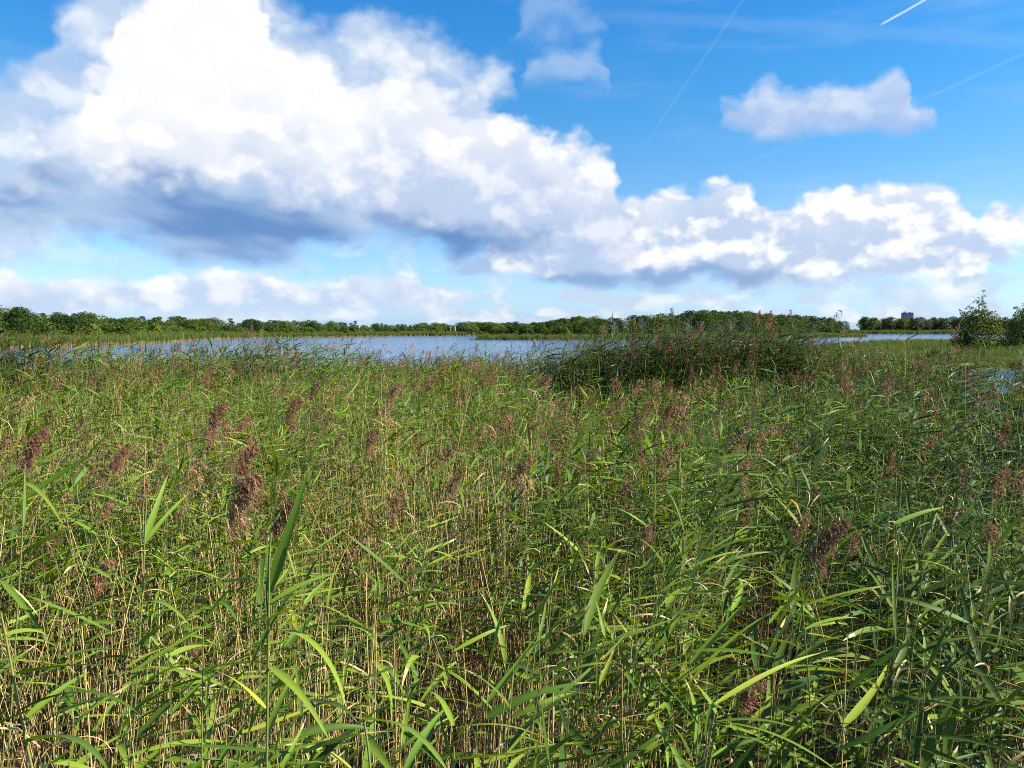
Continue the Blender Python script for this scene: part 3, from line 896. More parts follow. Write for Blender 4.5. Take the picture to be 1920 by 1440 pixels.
def leaf_between(e, p0, p1, W, sag, tint, twist=0.3, roll=0.0, dry=0.0, tip=1.2):
    """one wide blade from stem point p0 to tip p1 (world), bowed upward by sag radians"""
    v = p1 - p0; L = v.length
    azl = math.atan2(v.y, v.x); pitch = math.asin(v.z / L)
    g = leaf_geo(L * (1 + sag * sag / 24), W, sag * 0.55, sag * 1.1, n=12, fold=0.16, twist=twist, tint=tint, dry=dry, tip=tip)
    o = obj('leaf', g.mesh('leaf', [M_LEAF]), e)
    o.matrix_local = Matrix.Translation(p0 - e.location) @ Matrix.Rotation(azl, 4, 'Z') @ Matrix.Rotation(-pitch, 4, 'Y') @ Matrix.Rotation(roll, 4, 'X')
    return o
rh = np.random.default_rng(77)
# plumed reeds that stand out one by one: plume centre in the photo, its size there, what tells it from the others
PLUMED = [
    (48, 842, 80, 0, 'reed with a wide pink-brown plume at the left edge of the bed'),
    (222, 856, 74, 2, 'reed with a broad brown plume right of the plume at the left edge'),
    (198, 952, 60, 2, 'reed with a pale pink plume bent over to its left side, low at left'),
    (398, 782, 56, 1, 'tall reed whose purple plume stands alone above the left bed like a tassel'),
    (447, 880, 62, 3, 'reed with a small dark plume just above the long hanging purple plume'),
    (434, 948, 96, 3, 'reed with the longest hanging purple plume, left of the wide upright blade'),
    (513, 982, 66, 3, 'reed with a narrow dark red plume touching the wide upright blade'),
    (541, 772, 56, 1, 'reed with a slim mauve plume right of the lone purple tassel'),
    (80, 1032, 64, 0, 'reed with a drooping brown plume below the left-edge plume'),
    (178, 1085, 70, 4, 'reed with a loose brown plume lower in the left of the bed'),
    (690, 828, 50, 1, 'reed with a slim brown plume above the flat brown plume, left of centre'),
    (664, 872, 46, 2, 'reed with a flat brown plume just left of the centre stalks'),
    (738, 948, 62, 0, 'reed with a twin-looking brown plume among straw stalks left of centre'),
    (850, 902, 64, 2, 'reed with a fan-shaped brown plume leaning right at the centre of the bed'),
    (970, 882, 62, 0, 'reed with a bushy reddish plume at the centre of the bed'),
    (1215, 1002, 66, 2, 'reed with a spreading dark plume right of centre, below the bushy ones'),
    (1100, 860, 48, 0, 'reed with a small reddish plume right of the bushy central plume'),
    (1390, 890, 58, 1, 'reed with the upper of two reddish plumes set one above the other'),
    (1396, 958, 58, 0, 'reed with the lower of two reddish plumes set one above the other'),
    (1540, 1012, 104, 0, 'reed with the largest pinkish plume, in the right half of the bed'),
    (1600, 1008, 62, 2, 'reed with a loose brown plume beside the largest pinkish plume'),
    (1490, 985, 54, 4, 'reed with a dark little plume left of the largest pinkish plume'),
    (1418, 1162, 42, 1, 'reed with a small compact dark plume above the lowest big plume'),
    (1620, 1166, 50, 0, 'reed with a dark plume low down right of the largest plume'),
    (1395, 1302, 88, 1, 'reed with the dark maroon plume lowest of the big plumes, at bottom right'),
    (1876, 1004, 72, 2, 'reed with a golden brown plume at the right edge of the bed'),
    (886, 1262, 56, 4, 'reed with a rusty brown plume low at the bottom centre'),
    (352, 1242, 60, 4, 'reed with a brown open plume low at bottom left'),
    (34, 1424, 62, 4, 'reed with a rusty plume in the bottom left corner'),
    (636, 1062, 48, 3, 'reed with a thin purplish plume right of the wide upright blade'),
    (1165, 752, 40, 2, 'reed with a pale reddish plume in front of the tall dark reed stand'),
    (1250, 770, 40, 0, 'reed with a brown plume at the foot of the tall dark reed stand'),
    (735, 738, 36, 1, 'reed with a small pink plume near the lake gap'),
]
def hero_depth(size, py):
    return float(np.clip((0.235 if py < 1100 else 0.19) * F / size, 2.4, 9.5))
hero_xy = []
ANCHORS = []
ANCHOR_PX = {}
for px, py, size, ix, label in PLUMED:
    D = hero_depth(size, py)
    c = at_depth(px, py, D)
    sc = size * D / F / 0.215
    top = c - Vector((0.05 * sc, 0, 0.085 * sc))
    lean = abs(rh.normal(0.05, 0.03)); la = rh.normal(WIND, 0.4)
    d = compose(rh, top.z - 0.08, 'plumed', lean, la)
    base = Vector((top.x - d['top'].x, top.y - d['top'].y, 0.08))
    d['leaves'] = [l for l in d['leaves'] if l[1].z < d['top'].z - 0.08 * sc]
    single_reed(d, base, label, 'reeds with plumes', (ix, rh.normal(WIND, 0.35), sc), r=rh)
    hero_xy.append((base.x, base.y))
    ANCHORS.append((px, py, label))

# reeds close to the platform with their widest blades laid as in the photo
def close_reed(stem_px, D, label, blades, r_stem=0.0045, tilt=0.0, extra=True):
    pts = [at_depth(x, y, D + tilt * i) for i, (x, y) in enumerate(stem_px)]
    lo = pts[0]; dirn = (pts[0] - pts[1]); k = (lo.z - 0.05) / max(0.05, -dirn.z)
    base = lo + dirn * k if dirn.z < -0.02 else Vector((lo.x, lo.y, 0.05))
    base.z = 0.05
    if (Vector((base.x, base.y)) - Vector((lo.x, lo.y))).length > 0.5:
        base = Vector((lo.x + 0.1 * (base.x - lo.x), lo.y, 0.05))
    full = [base, base.lerp(lo, 0.35), base.lerp(lo, 0.7)] + pts
    e = empty('common_reed', base)
    g = Geo(); n = len(full)
    tube(g, [p - base for p in full], np.linspace(r_stem, r_stem * 0.5, n), 7, 0.25, np.clip(np.linspace(0.7, -0.4, n), 0, 1))
    obj('stem', g.mesh('stem', [M_STEM]), e)
    for (x0, y0), (x1, y1), dd, W, sag, tint, roll, tip in blades:
        p0 = at_depth(x0, y0, D); p1 = at_depth(x1, y1, D + dd)
        leaf_between(e, p0, p1, W, sag, tint, roll=roll, tip=tip)
    tag(e, label, 'reed', 'reeds right in front of the platform')
    hero_xy.append((base.x, base.y))
    ANCHORS.append((blades[0][1][0] * 0.5 + blades[0][0][0] * 0.5, blades[0][1][1] * 0.5 + blades[0][0][1] * 0.5, label))
    return e

close_reed([(500, 1440), (503, 1200), (505, 1050), (508, 1000)], 1.95, 'reed with the wide upright blade pointing up and right, left of centre',
           [((505, 1110), (582, 872), 0.05, 0.034, 0.10, 0.50, 1.05, 0.9), ((503, 1150), (500, 1010), 0.02, 0.026, 0.15, 0.23, 0.6, 1.3),
            ((503, 1180), (650, 1335), -0.25, 0.030, 1.1, 0.50, -0.3, 0.9), ((506, 1250), (620, 1395), -0.15, 0.026, 0.9, 0.43, 0.2, 1.3),
            ((506, 1130), (640, 1075), 0.15, 0.024, 0.5, 0.38, 0.2, 1.3), ((505, 1160), (650, 1160), -0.1, 0.022, 0.9, 0.48, -0.4, 0.9),
            ((500, 1330), (404, 1258), 0.1, 0.026, 0.4, 0.80, 0.4, 0.9), ((500, 1380), (560, 1250), 0.1, 0.024, 0.5, 0.68, 0.2, 0.9)])
close_reed([(60, 1440), (36, 1330), (16, 1220), (2, 1150)], 1.9, 'reed slanting at the bottom left edge with broad blue-green blades',
           [((32, 1262), (215, 1250), -0.05, 0.036, 0.28, 0.10, -0.5, 1.3), ((50, 1390), (205, 1452), -0.35, 0.042, 0.5, 0.18, -0.4, 1.3),
            ((10, 1190), (95, 1200), 0.1, 0.028, 1.0, 0.38, 0.2, 1.3), ((40, 1330), (265, 1345), -0.1, 0.030, 0.9, 0.16, -0.3, 1.3),
            ((45, 1350), (170, 1260), 0.2, 0.024, 0.5, 0.28, 0.3, 1.3)])
close_reed([(848, 1500), (850, 1440), (851, 1400)], 1.9, 'reed whose long flat green blade lies along the bottom centre',
           [((850, 1424), (1052, 1414), -0.02, 0.026, 0.18, 0.54, -0.7, 0.9), ((852, 1365), (1010, 1380), -0.1, 0.020, 0.5, 0.58, -0.3, 0.9),
            ((850, 1360), (790, 1300), 0.2, 0.022, 0.9, 0.23, 0.2, 1.3)])
close_reed([(700, 1500), (690, 1400), (682, 1345)], 1.75, 'reed with a broad bright blade running down to the bottom left of centre',
           [((682, 1348), (845, 1460), -0.35, 0.032, 0.55, 0.54, -0.4, 0.9), ((760, 1440), (835, 1330), 0.2, 0.022, 0.8, 0.23, 0.3, 1.3)])
close_reed([(1320, 1500), (1335, 1400), (1345, 1335)], 2.1, 'reed with crossed green blades at the bottom right below the maroon plume',
           [((1345, 1352), (1575, 1452), -0.3, 0.026, 0.5, 0.43, -0.3, 1.3), ((1345, 1352), (1490, 1365), -0.05, 0.028, 0.45, 0.46, -0.2, 1.3),
            ((1340, 1320), (1540, 1225), 0.25, 0.020, 0.35, 0.50, 0.3, 0.9), ((1335, 1385), (1450, 1410), -0.2, 0.022, 0.7, 0.18, -0.3, 1.3), ((1345, 1340), (1290, 1280), 0.2, 0.02, 0.6, 0.28, 0.2, 1.3)])
close_reed([(30, 1190), (42, 1000), (45, 900), (47, 870)], 3.2, 'reed with a long dark upright blade under the plume at the left edge',
           [((43, 985), (46, 868), 0.1, 0.024, 0.1, 0.23, 0.8, 1.3), ((40, 1060), (-10, 1075), 0.0, 0.03, 0.6, 0.18, 0.2, 1.3), ((0, 1085), (92, 1205), -0.3, 0.030, 0.3, 0.48, 0.2, 0.9),
            ((45, 905), (120, 990), -0.2, 0.024, 0.9, 0.43, 0.2, 1.3)])
close_reed([(255, 1300), (268, 1100), (272, 990), (275, 925)], 2.9, 'reed with fanned wide blades at left, below the broad brown plume',
           [((272, 1010), (315, 890), 0.15, 0.030, 0.25, 0.33, 0.6, 1.3), ((270, 1020), (355, 925), 0.2, 0.024, 0.4, 0.48, 0.4, 0.9), ((270, 1030), (180, 975), -0.1, 0.026, 0.7, 0.23, 0.2, 1.3),
            ((270, 1080), (420, 1090), -0.1, 0.026, 0.6, 0.38, -0.2, 1.3), ((268, 1110), (130, 1060), 0.1, 0.022, 0.5, 0.18, 0.2, 1.3), ((268, 1130), (360, 1180), -0.2, 0.024, 0.9, 0.43, 0.1, 1.3)])
close_reed([(1520, 1330), (1510, 1200), (1505, 1140)], 2.8, 'reed with a broad pale blade stretched to the right, right of bottom centre',
           [((1455, 1140), (1560, 1172), -0.1, 0.032, 0.25, 0.54, -0.5, 0.9), ((1508, 1180), (1610, 1160), 0.1, 0.022, 0.5, 0.48, 0.2, 0.9), ((1510, 1220), (1420, 1200), 0.0, 0.022, 0.7, 0.23, 0.2, 1.3)])
close_reed([(1700, 1200), (1690, 1050), (1680, 985)], 3.3, 'reed with a wide light blade raised to the right, right half of the bed',
           [((1676, 982), (1770, 952), 0.1, 0.030, 0.3, 0.50, 0.4, 0.9), ((1682, 1010), (1560, 950), 0.1, 0.020, 0.4, 0.28, 0.2, 1.3), ((1690, 1050), (1800, 1080), -0.2, 0.026, 0.7, 0.38, -0.2, 1.3)])

# few plants stand right in front of the plumes that show
def clear_view(X, Y, H, keep_p):
    drop = np.zeros(len(X), bool)
    for px, py, size, ix, label in PLUMED:
        D = hero_depth(size, py)
        p = 960 + F * X / Y; top = HY + (CAM_H - H) / Y * F
        drop |= (Y < D + 0.05) & (p - 0.5 * size < px) & (px < p + 0.33 * F / Y) & (top < py + 0.7 * size)
    return ~drop | (rb.random(len(X)) < keep_p)
kv = clear_view(GX_, GY_, gh, 0.12)
GX_, GY_, gh, gz, gk, pxg = GX_[kv], GY_[kv], gh[kv], gz[kv], gk[kv], pxg[kv]
kv = clear_view(SX_, SY_, sh, 0.2)
SX_, SY_, sh, sz = SX_[kv], SY_[kv], sh[kv], sz[kv]

# the nearest reeds in view, each a plant of its own
cand = []
for i in range(len(GX_)):
    px = pxg[i]; D = GY_[i]; topy = HY + (CAM_H - gh[i] - gz[i]) / D * F
    if -30 < px < 1950 and topy < 1400:
        cand.append((D, 0, i))
for i in range(len(SX_)):
    px = px_of(SX_[i], SY_[i]); D = SY_[i]; topy = HY + (CAM_H - sh[i] - sz[i]) / D * F
    if -30 < px < 1950 and topy < 1390:
        cand.append((D, 1, i))
cand.sort()
single_g, single_s = [], []
n_green = 300 - len(hero_xy); n_straw = 110
for D, k, i in cand:
    if k == 0 and len(single_g) < n_green:
        single_g.append(i)
    elif k == 1 and len(single_s) < n_straw:
        single_s.append(i)
SHORT = {
    'wide pink-brown plume at the left edge': 'wide plume at the left edge', 'broad brown plume right of': 'broad brown plume far left', 'pale pink plume bent': 'bent pale pink plume',
    'stands alone above': 'lone purple tassel', 'small dark plume just above': 'small dark plume', 'longest hanging': 'long hanging purple plume', 'narrow dark red': 'narrow dark red plume',
    'slim mauve': 'slim mauve plume', 'drooping brown plume below': 'drooping left-edge plume', 'loose brown plume lower': 'loose brown plume at left', 'rusty brown plume low': 'rusty plume at bottom centre',
    'brown open plume': 'open plume at bottom left', 'rusty plume in the bottom left': 'corner plume', 'twin-looking': 'twin brown plume', 'fan-shaped': 'fan-shaped plume', 'spreading dark plume': 'spreading dark plume',
    'largest pinkish plume, in': 'largest plume', 'beside the largest': 'loose plume by the largest', 'small compact dark': 'compact dark plume', 'low down right': 'low dark plume at right', 'dark maroon': 'maroon plume',
    'golden brown': 'golden plume at the right edge', 'thin purplish': 'thin purplish plume', 'wide upright blade pointing': 'wide upright blade', 'slanting at the bottom left': 'slanting bottom-left reed',
    'long flat green blade lies': 'flat bottom-centre blade', 'broad bright blade running': 'broad bright blade', 'crossed green blades': 'crossed blades', 'long dark upright blade': 'dark upright blade',
    'fanned wide blades': 'fanned blades', 'broad pale blade stretched': 'broad pale blade', 'wide light blade raised': 'raised light blade'}
def short_of(label):
    for k, v in SHORT.items():
        if k in label: return v
    return None
anch = [(x, y, short_of(l)) for x, y, l in ANCHORS if short_of(l)]
ORD = ['nearest', 'second', 'third', 'fourth', 'fifth', 'sixth', 'seventh', 'eighth', 'ninth', 'tenth', 'eleventh', 'twelfth', 'thirteenth', 'fourteenth', 'fifteenth', 'sixteenth', 'seventeenth', 'eighteenth', 'nineteenth', 'twentieth'] + ['twenty-' + w for w in ('first', 'second', 'third', 'fourth', 'fifth', 'sixth', 'seventh', 'eighth', 'ninth')]
PLACE = None
def place_labels(idx, X, Y, H, Z, what):
    """says which plant it is by the outstanding reed it stands next to"""
    rec = {}
    for i in idx:
        px = px_of(X[i], Y[i]); py = HY + (CAM_H - H[i] - Z[i]) / Y[i] * F
        d, ax, ay, nm = min(((px - a) ** 2 + (py - b_) ** 2, a, b_, n_) for a, b_, n_ in anch)
        rel = ('right of' if px > ax else 'left of') if abs(px - ax) > abs(py - ay) * 0.8 else ('below' if py > ay else 'above')
        rec.setdefault((nm, rel), []).append((d, i))
    out = {}
    for (nm, rel), l in rec.items():
        for k, (d, i) in enumerate(sorted(l)):
            out[i] = '%s, %s one %s the %s' % (what, ORD[min(k, 28)], rel, nm)
    return out
LG = place_labels(single_g, GX_, GY_, gh, gz, 'leafy green reed without plume')
LS = place_labels(single_s, SX_, SY_, sh, sz, 'dry straw-coloured reed stalk')
for i in single_g:
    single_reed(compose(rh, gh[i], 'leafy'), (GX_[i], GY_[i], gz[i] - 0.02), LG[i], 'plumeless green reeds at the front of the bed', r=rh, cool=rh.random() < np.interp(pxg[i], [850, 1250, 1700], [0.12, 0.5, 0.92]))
for i in single_s:
    single_reed(compose(rh, sh[i], 'straw'), (SX_[i], SY_[i], sz[i] - 0.02), LS[i], 'dry stalks at the front of the bed', straw=True, name='dry_reed_stalk', thick=1.15, r=rh)

# ---- the rest of the bed
mg = np.ones(len(GX_), bool); mg[single_g] = False
ms = np.ones(len(SX_), bool); ms[single_s] = False
P, R_, S_, I_ = [], [], [], []
_m = edge_d(pxg) - GY_
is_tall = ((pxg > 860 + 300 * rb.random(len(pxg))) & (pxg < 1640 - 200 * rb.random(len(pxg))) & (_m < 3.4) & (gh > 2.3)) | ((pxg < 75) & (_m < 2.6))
TP, TR, TS, TI = [], [], [], []
gust, gust2 = vnoise(GX_, GY_, 1.7, 61), vnoise(GX_, GY_, 2.1, 62)
cool_p = np.clip(np.interp(pxg, [850, 1250, 1700], [0.12, 0.45, 0.92]) + 0.55 * np.clip(1 - _m / 6.0, 0, 1) + 0.5 * (vnoise(GX_, GY_, 1.1, 44) - 0.5), 0, 0.97)  # darker leaves rightward paint in the side-lit shade; the rim is cooler green
for i in np.nonzero(mg)[0]:
    k = 'leafy' if gk[i] == 0 else ('plumed' if gk[i] == 1 else 'oldplume')
    if GY_[i] < 3.4 and k != 'leafy':
        k = 'leafy'
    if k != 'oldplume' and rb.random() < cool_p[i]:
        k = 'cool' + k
    I_.append(int(rb.choice(VK[k]))); P.append((GX_[i], GY_[i], gz[i] - 0.02))
    s = gh[i] / NOM; w = 0.55 * s + 0.45
    if is_tall[i]:
        P.pop(); I_.pop()
        TP.append((GX_[i], GY_[i], gz[i] - 0.02)); TI.append(int(rb.integers(0, 8)) if rb.random() > 0.03 else int(rb.integers(8, 10)))
        TR.append((rb.normal(0, 0.04), rb.normal(0.05, 0.04), rb.normal(0, 0.5))); TS.append((w, w, s))
        continue
    R_.append((rb.normal(0, 0.05) + 0.16 * (gust2[i] - 0.5), rb.normal(0.0, 0.05) + 0.22 * (gust[i] - 0.35), rb.normal(0, 0.75))); S_.append((w, w, s))
for i in np.nonzero(ms)[0]:
    I_.append(int(rb.choice(VK['straw']))); P.append((SX_[i], SY_[i], sz[i] - 0.02))
    s = sh[i] / NOM / 0.9
    bent = 0.38 if rb.random() < 0.06 else 0.09
    R_.append((rb.normal(0, bent), rb.normal(0.01, bent), rb.uniform(0, 6.28))); S_.append((1, 1, s))
tag(instancer('reed_bed', VARIANTS, P, R_, S_, I_), 'dense bed of green and straw reeds with brown plumes', 'reeds', kind='stuff')
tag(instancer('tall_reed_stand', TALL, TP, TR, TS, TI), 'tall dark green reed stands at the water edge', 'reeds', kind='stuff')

# ------------------------------------------------------------------ grass-like fringes
def blade_clump(seed, n, h, spread, width, base_dry, segs=3):
    r = np.random.default_rng(seed); g = Geo()
    for i in range(n):
        a = r.uniform(0, 6.28); q = spread * math.sqrt(r.random())
        o = Vector((math.cos(a) * q, math.sin(a) * q, 0)); hh = h * r.uniform(0.65, 1.05)
        lx, ly = r.normal(0.10, 0.13) * hh, r.normal(0, 0.13) * hh
        f = r.uniform(0, 6.28); sd = Vector((math.cos(f), math.sin(f), 0)); vs, dr = [], []
        for k in range(segs + 1):
            t = k / segs; c = o + Vector((lx * t * t, ly * t * t, hh * (t - 0.12 * t * t)))
            w = width * (1 - t) ** 0.6
            if k == segs: vs.append(tuple(c)); dr.append(0.0)
            else:
                vs += [tuple(c + sd * w), tuple(c - sd * w)]; dr += [max(0.0, base_dry * (1 - t * 2.4))] * 2
        fs = [(2 * k, 2 * k + 1, 2 * k + 3, 2 * k + 2) for k in range(segs - 1)] + [(2 * segs - 2, 2 * segs - 1, 2 * segs)]
        g.add(vs, fs, float(np.clip(r.normal(0.5, 0.2), 0, 1)), dr)
    return g
SEDGE_COL = bpy.data.collections.new('sedge_variants')
for i in range(6):
    o = bpy.data.objects.new('sedge_variant_%02d' % i, blade_clump(500 + i, 60, 1.35, 0.45, 0.016, 0.9).mesh('sedge', [M_SEDGE])); SEDGE_COL.objects.link(o)
FRINGE_COL = bpy.data.collections.new('fringe_variants')
for i in range(6):
    o = bpy.data.objects.new('fringe_variant_%02d' % i, blade_clump(520 + i, 60, 2.5, 0.7, 0.032, 1.0).mesh('fringe', [M_SEDGE])); FRINGE_COL.objects.link(o)

rs = np.random.default_rng(5)
def fill_poly(poly, dens, box, margin=0.3, maxd=None, shore=None, view=True):
    x0, x1, y0, y1 = box
    n = int(dens * (x1 - x0) * (y1 - y0)); X = rs.uniform(x0, x1, n); Y = rs.uniform(y0, y1, n)
    k = inside(poly, X, Y)
    if view: k &= np.abs(X) < 0.70 * Y + 6
    X, Y = X[k], Y[k]
    d = poly_dist(shore if shore else poly, X, Y, closed=shore is None)
    k = d > margin
    if maxd: k &= d < maxd * (0.55 + 0.8 * vnoise(X, Y, 9.0, 3))
    return X[k], Y[k]
def plant(name, coll, X, Y, zoff, sc, label, cat, nvar=6, zs=(0.75, 1.15)):
    Z = land_height(X, Y)
    n = len(X); s = sc * rs.uniform(zs[0], zs[1], n) * (0.6 + 0.5 * vnoise(X, Y, 6.0, 8) + 0.45 * vnoise(X, Y, 2.0, 18))
    tag(instancer(name, coll, np.stack([X, Y, Z + zoff], 1), np.stack([rs.normal(0, .05, n), rs.normal(.04, .05, n), rs.normal(0, 0.8, n)], 1),
                  np.stack([np.full(n, 1.0), np.full(n, 1.0), s], 1), rs.integers(0, nvar, n)), label, cat, kind='stuff')
X, Y = fill_poly(SEDGE, 1.1, (12, 150, 42, 185), 0.2)
k = rs.random(len(X)) < np.where(Y > 120, 0.55, 1.0); X, Y = X[k], Y[k]
plant('sedge_marsh', SEDGE_COL, X, Y, -0.05, 1.0, 'yellow-green sedge marsh beyond the pool on the right', 'sedge')
X, Y = fill_poly(LEFT_LAND, 1.3, (-200, -6, 60, 470), 0.0, 13.0, LEFT_SHORE)
plant('shore_reeds', FRINGE_COL, X, Y, -0.05, 1.0, 'pale green reed fringe along the left lake shore', 'reeds')
X, Y = fill_poly(PEN, 1.3, (-15, 160, 225, 360), 0.0, 8.5, PEN_SHORE)
plant('peninsula_reeds', FRINGE_COL, X, Y, -0.05, 0.8, 'bright green reed fringe along the wooded peninsula', 'reeds')
X, Y = fill_poly([(-14, 250), (30, 236), (38, 262), (8, 300)], 1.4, (-15, 40, 230, 300), 0.0)
plant('tip_sedge', SEDGE_COL, X, Y, -0.02, 0.9, 'yellowish sedge on the flat tip of the peninsula', 'sedge')
X, Y = fill_poly(FAR_RIGHT, 0.5, (130, 420, 500, 590), 0.0, 24.0, FAR_RIGHT[:4])
plant('far_reeds', FRINGE_COL, X, Y, -0.05, 1.15, 'dull green reed fringe across the far right water', 'reeds')

# ------------------------------------------------------------------ trees
def tree_geo(seed, H, Wd, base, nq, q, lobes=9, shape='round', limbs=5):
    """trunk with limbs, and a crown of leaf clumps gathered on lobes"""
    r = np.random.default_rng(seed); tg, cg = Geo(), Geo()
    lean = r.normal(0, 0.04)
    tr = [Vector((lean * z * z / H + r.normal(0, 0.03), r.normal(0, 0.03), z)) for z in np.linspace(-0.2, H * 0.88, 8)]
    tube(tg, tr, np.linspace(0.018 * H + 0.03, 0.02, 8), 6)
    cs = []
    for i in range(lobes):
        t = (i + 0.5) / lobes; a = i * 2.4 + r.normal(0, 0.4)
        z = base + (H - base) * (0.12 + 0.80 * t)
        if shape == 'round': rad = Wd * 0.5 * math.sin(math.pi * (0.12 + 0.80 * t)) ** 0.7
        elif shape == 'tall': rad = Wd * 0.5 * (1.05 - 0.85 * t)
        else: rad = Wd * 0.5 * (1.0 - 0.45 * t)
        c = Vector((math.cos(a) * rad * 0.62, math.sin(a) * rad * 0.62, z)); lr = max(0.35, rad * r.uniform(0.50, 0.78))
        cs.append((c, lr))
        if i < limbs + 2:
            s0 = tr[min(6, 2 + int(t * 5))]
            tube(tg, [s0, s0.lerp(c, 0.55) + Vector((0, 0, 0.1)), c], [0.010 * H, 0.006 * H, 0.012], 4)
    cs.append((Vector((tr[-1].x, tr[-1].y, H * 0.90)), Wd * 0.20))
    wsum = np.array([l[1] ** 2 for l in cs]); pick = r.choice(len(cs), nq, p=wsum / wsum.sum())
    for j in pick:
        c, lr = cs[j]
        d = Vector(r.normal(0, 1, 3)).normalized()
        if d.z < -0.45 and r.random() < 0.6: d.z = -d.z
        k = lr * (r.uniform(0.55, 1.0) + (0.22 if r.random() < 0.10 else 0))
        p = c + Vector((d.x, d.y, d.z * 0.85)) * k
        nrm = (d + Vector(r.normal(0, 0.55, 3))).normalized()
        a = nrm.cross(Vector(r.normal(0, 1, 3))).normalized(); b = nrm.cross(a)
        s = q * r.uniform(0.55, 1.25); ss = s * r.uniform(0.45, 0.8)
        tn = float(np.clip(0.5 + r.normal(0, 0.16) + ((j * 37 % 11) / 11 - 0.5) * 0.35, 0, 1))
        cg.add([tuple(p - a * s * 0.5), tuple(p - b * ss * 0.5 + nrm * 0.12 * s), tuple(p + a * s * 0.5), tuple(p + b * ss * 0.5 + nrm * 0.06 * s)], [(0, 1, 2, 3)], tn)
    return tg, cg
def bare_geo(seed, H, Wd, n=60):
    """grey, nearly leafless shrub: forked twigs"""
    r = np.random.default_rng(seed); tg, cg = Geo(), Geo()
    tube(tg, [(0, 0, -0.2), (0.05, 0, H * 0.4), (0.0, 0.05, H * 0.85)], [0.07, 0.05, 0.02], 5)
    for i in range(n):
        z = H * r.uniform(0.12, 0.85); a = r.uniform(0, 6.28); L = Wd * 0.5 * r.uniform(0.5, 1.0) * (1.1 - z / H * 0.6)
        p0 = Vector((0, 0, z)); p1 = p0 + Vector((math.cos(a) * L * 0.6, math.sin(a) * L * 0.6, L * 0.5)); p2 = p1 + Vector((math.cos(a) * L * 0.35, math.sin(a) * L * 0.35, L * 0.55))
        tube(cg, [p0, p1, p2], [0.03, 0.022, 0.008], 3, float(r.random()))
        for k in range(4):
            q = p1.lerp(p2, r.random()); e = q + Vector(r.normal(0, 0.28, 3)) + Vector((0, 0, 0.2))
            tube(cg, [q, e], [0.014, 0.006], 3, float(r.random()))
    return tg, cg

TREES = {}
def proto(key, geos, fmat, bmat):
    TREES.setdefault(key, []).append((geos[0].mesh('trunk', [bmat]), geos[1].mesh('crown', [fmat])))
for i in range(5): proto('round', tree_geo(600 + i, 10, 7.0, 0.8, 2600, 0.46, 14), M_FOLIAGE, M_BARK)
for i in range(4): proto('tall', tree_geo(620 + i, 10, 4.6, 1.0, 2000, 0.40, 12, 'tall'), M_FOLIAGE, M_BIRCH)
for i in range(3): proto('dark', tree_geo(640 + i, 10, 6.4, 0.8, 2400, 0.46, 13), M_FOLIAGE_DARK, M_BARK)
for i in range(4): proto('bush', tree_geo(660 + i, 4.0, 5.2, 0.1, 1100, 0.50, 9, 'bush'), M_FOLIAGE, M_BARK)
for i in range(3): proto('bare', bare_geo(680 + i, 5.5, 3.6), M_GREYTWIG, M_BIRCH)
NOMH = dict(round=10, tall=10, dark=10, bush=4, bare=5.5)

rt = np.random.default_rng(11)
def put_tree(key, x, y, h, label, group=None, name='tree', wide=1.0, cat='tree', ix=None):
    tm, cm = TREES[key][int(rt.integers(0, len(TREES[key]))) if ix is None else ix]
    z = float(land_height(np.array([x]), np.array([y]))[0])
    e = empty(name, (x, y, max(z, 0.0)), rt.uniform(0, 6.28))
    s = h / NOMH[key]; w = s * wide * rt.uniform(0.88, 1.15)
    e.scale = (w * rt.uniform(0.82, 1.25), w * rt.uniform(0.82, 1.25), s)
    obj('trunk', tm, e); obj('crown' if key != 'bare' else 'twigs', cm, e)
    tag(e, label, cat, group)
    return e

SKY_PX = np.array([-200, 0, 40, 80, 130, 170, 205, 300, 400, 500, 600, 700, 740, 765, 870, 960, 1000, 1030, 1060, 1085, 1150, 1200, 1260, 1310, 1400, 1450, 1500, 1540, 1590, 1625, 1660, 1750, 1800, 1920, 2200], float)
SKY_PY = np.array([570, 577, 576, 588, 589, 588, 597, 592, 596, 600, 602, 606, 608, 607, 604, 604, 605, 603, 598, 595, 597, 592, 588, 582, 585, 590, 592, 595, 603, 593, 594, 596, 594, 594, 590], float)
def sky_h(x, y):
    px = 960 + F * x / y
    return CAM_H + (HY - np.interp(px, SKY_PX, SKY_PY)) / F * y
def along_line(pts, step):
    out = []; carry = 0.0
    for (x0, y0), (x1, y1) in zip(pts[:-1], pts[1:]):
        L = math.hypot(x1 - x0, y1 - y0); tx, ty = (x1 - x0) / L, (y1 - y0) / L
        s = carry
        while s < L:
            out.append((x0 + tx * s, y0 + ty * s, -ty, tx)); s += step
        carry = s - L
    return out
def in_view(x, y, m=6):
    return abs(x) < 0.665 * y + m

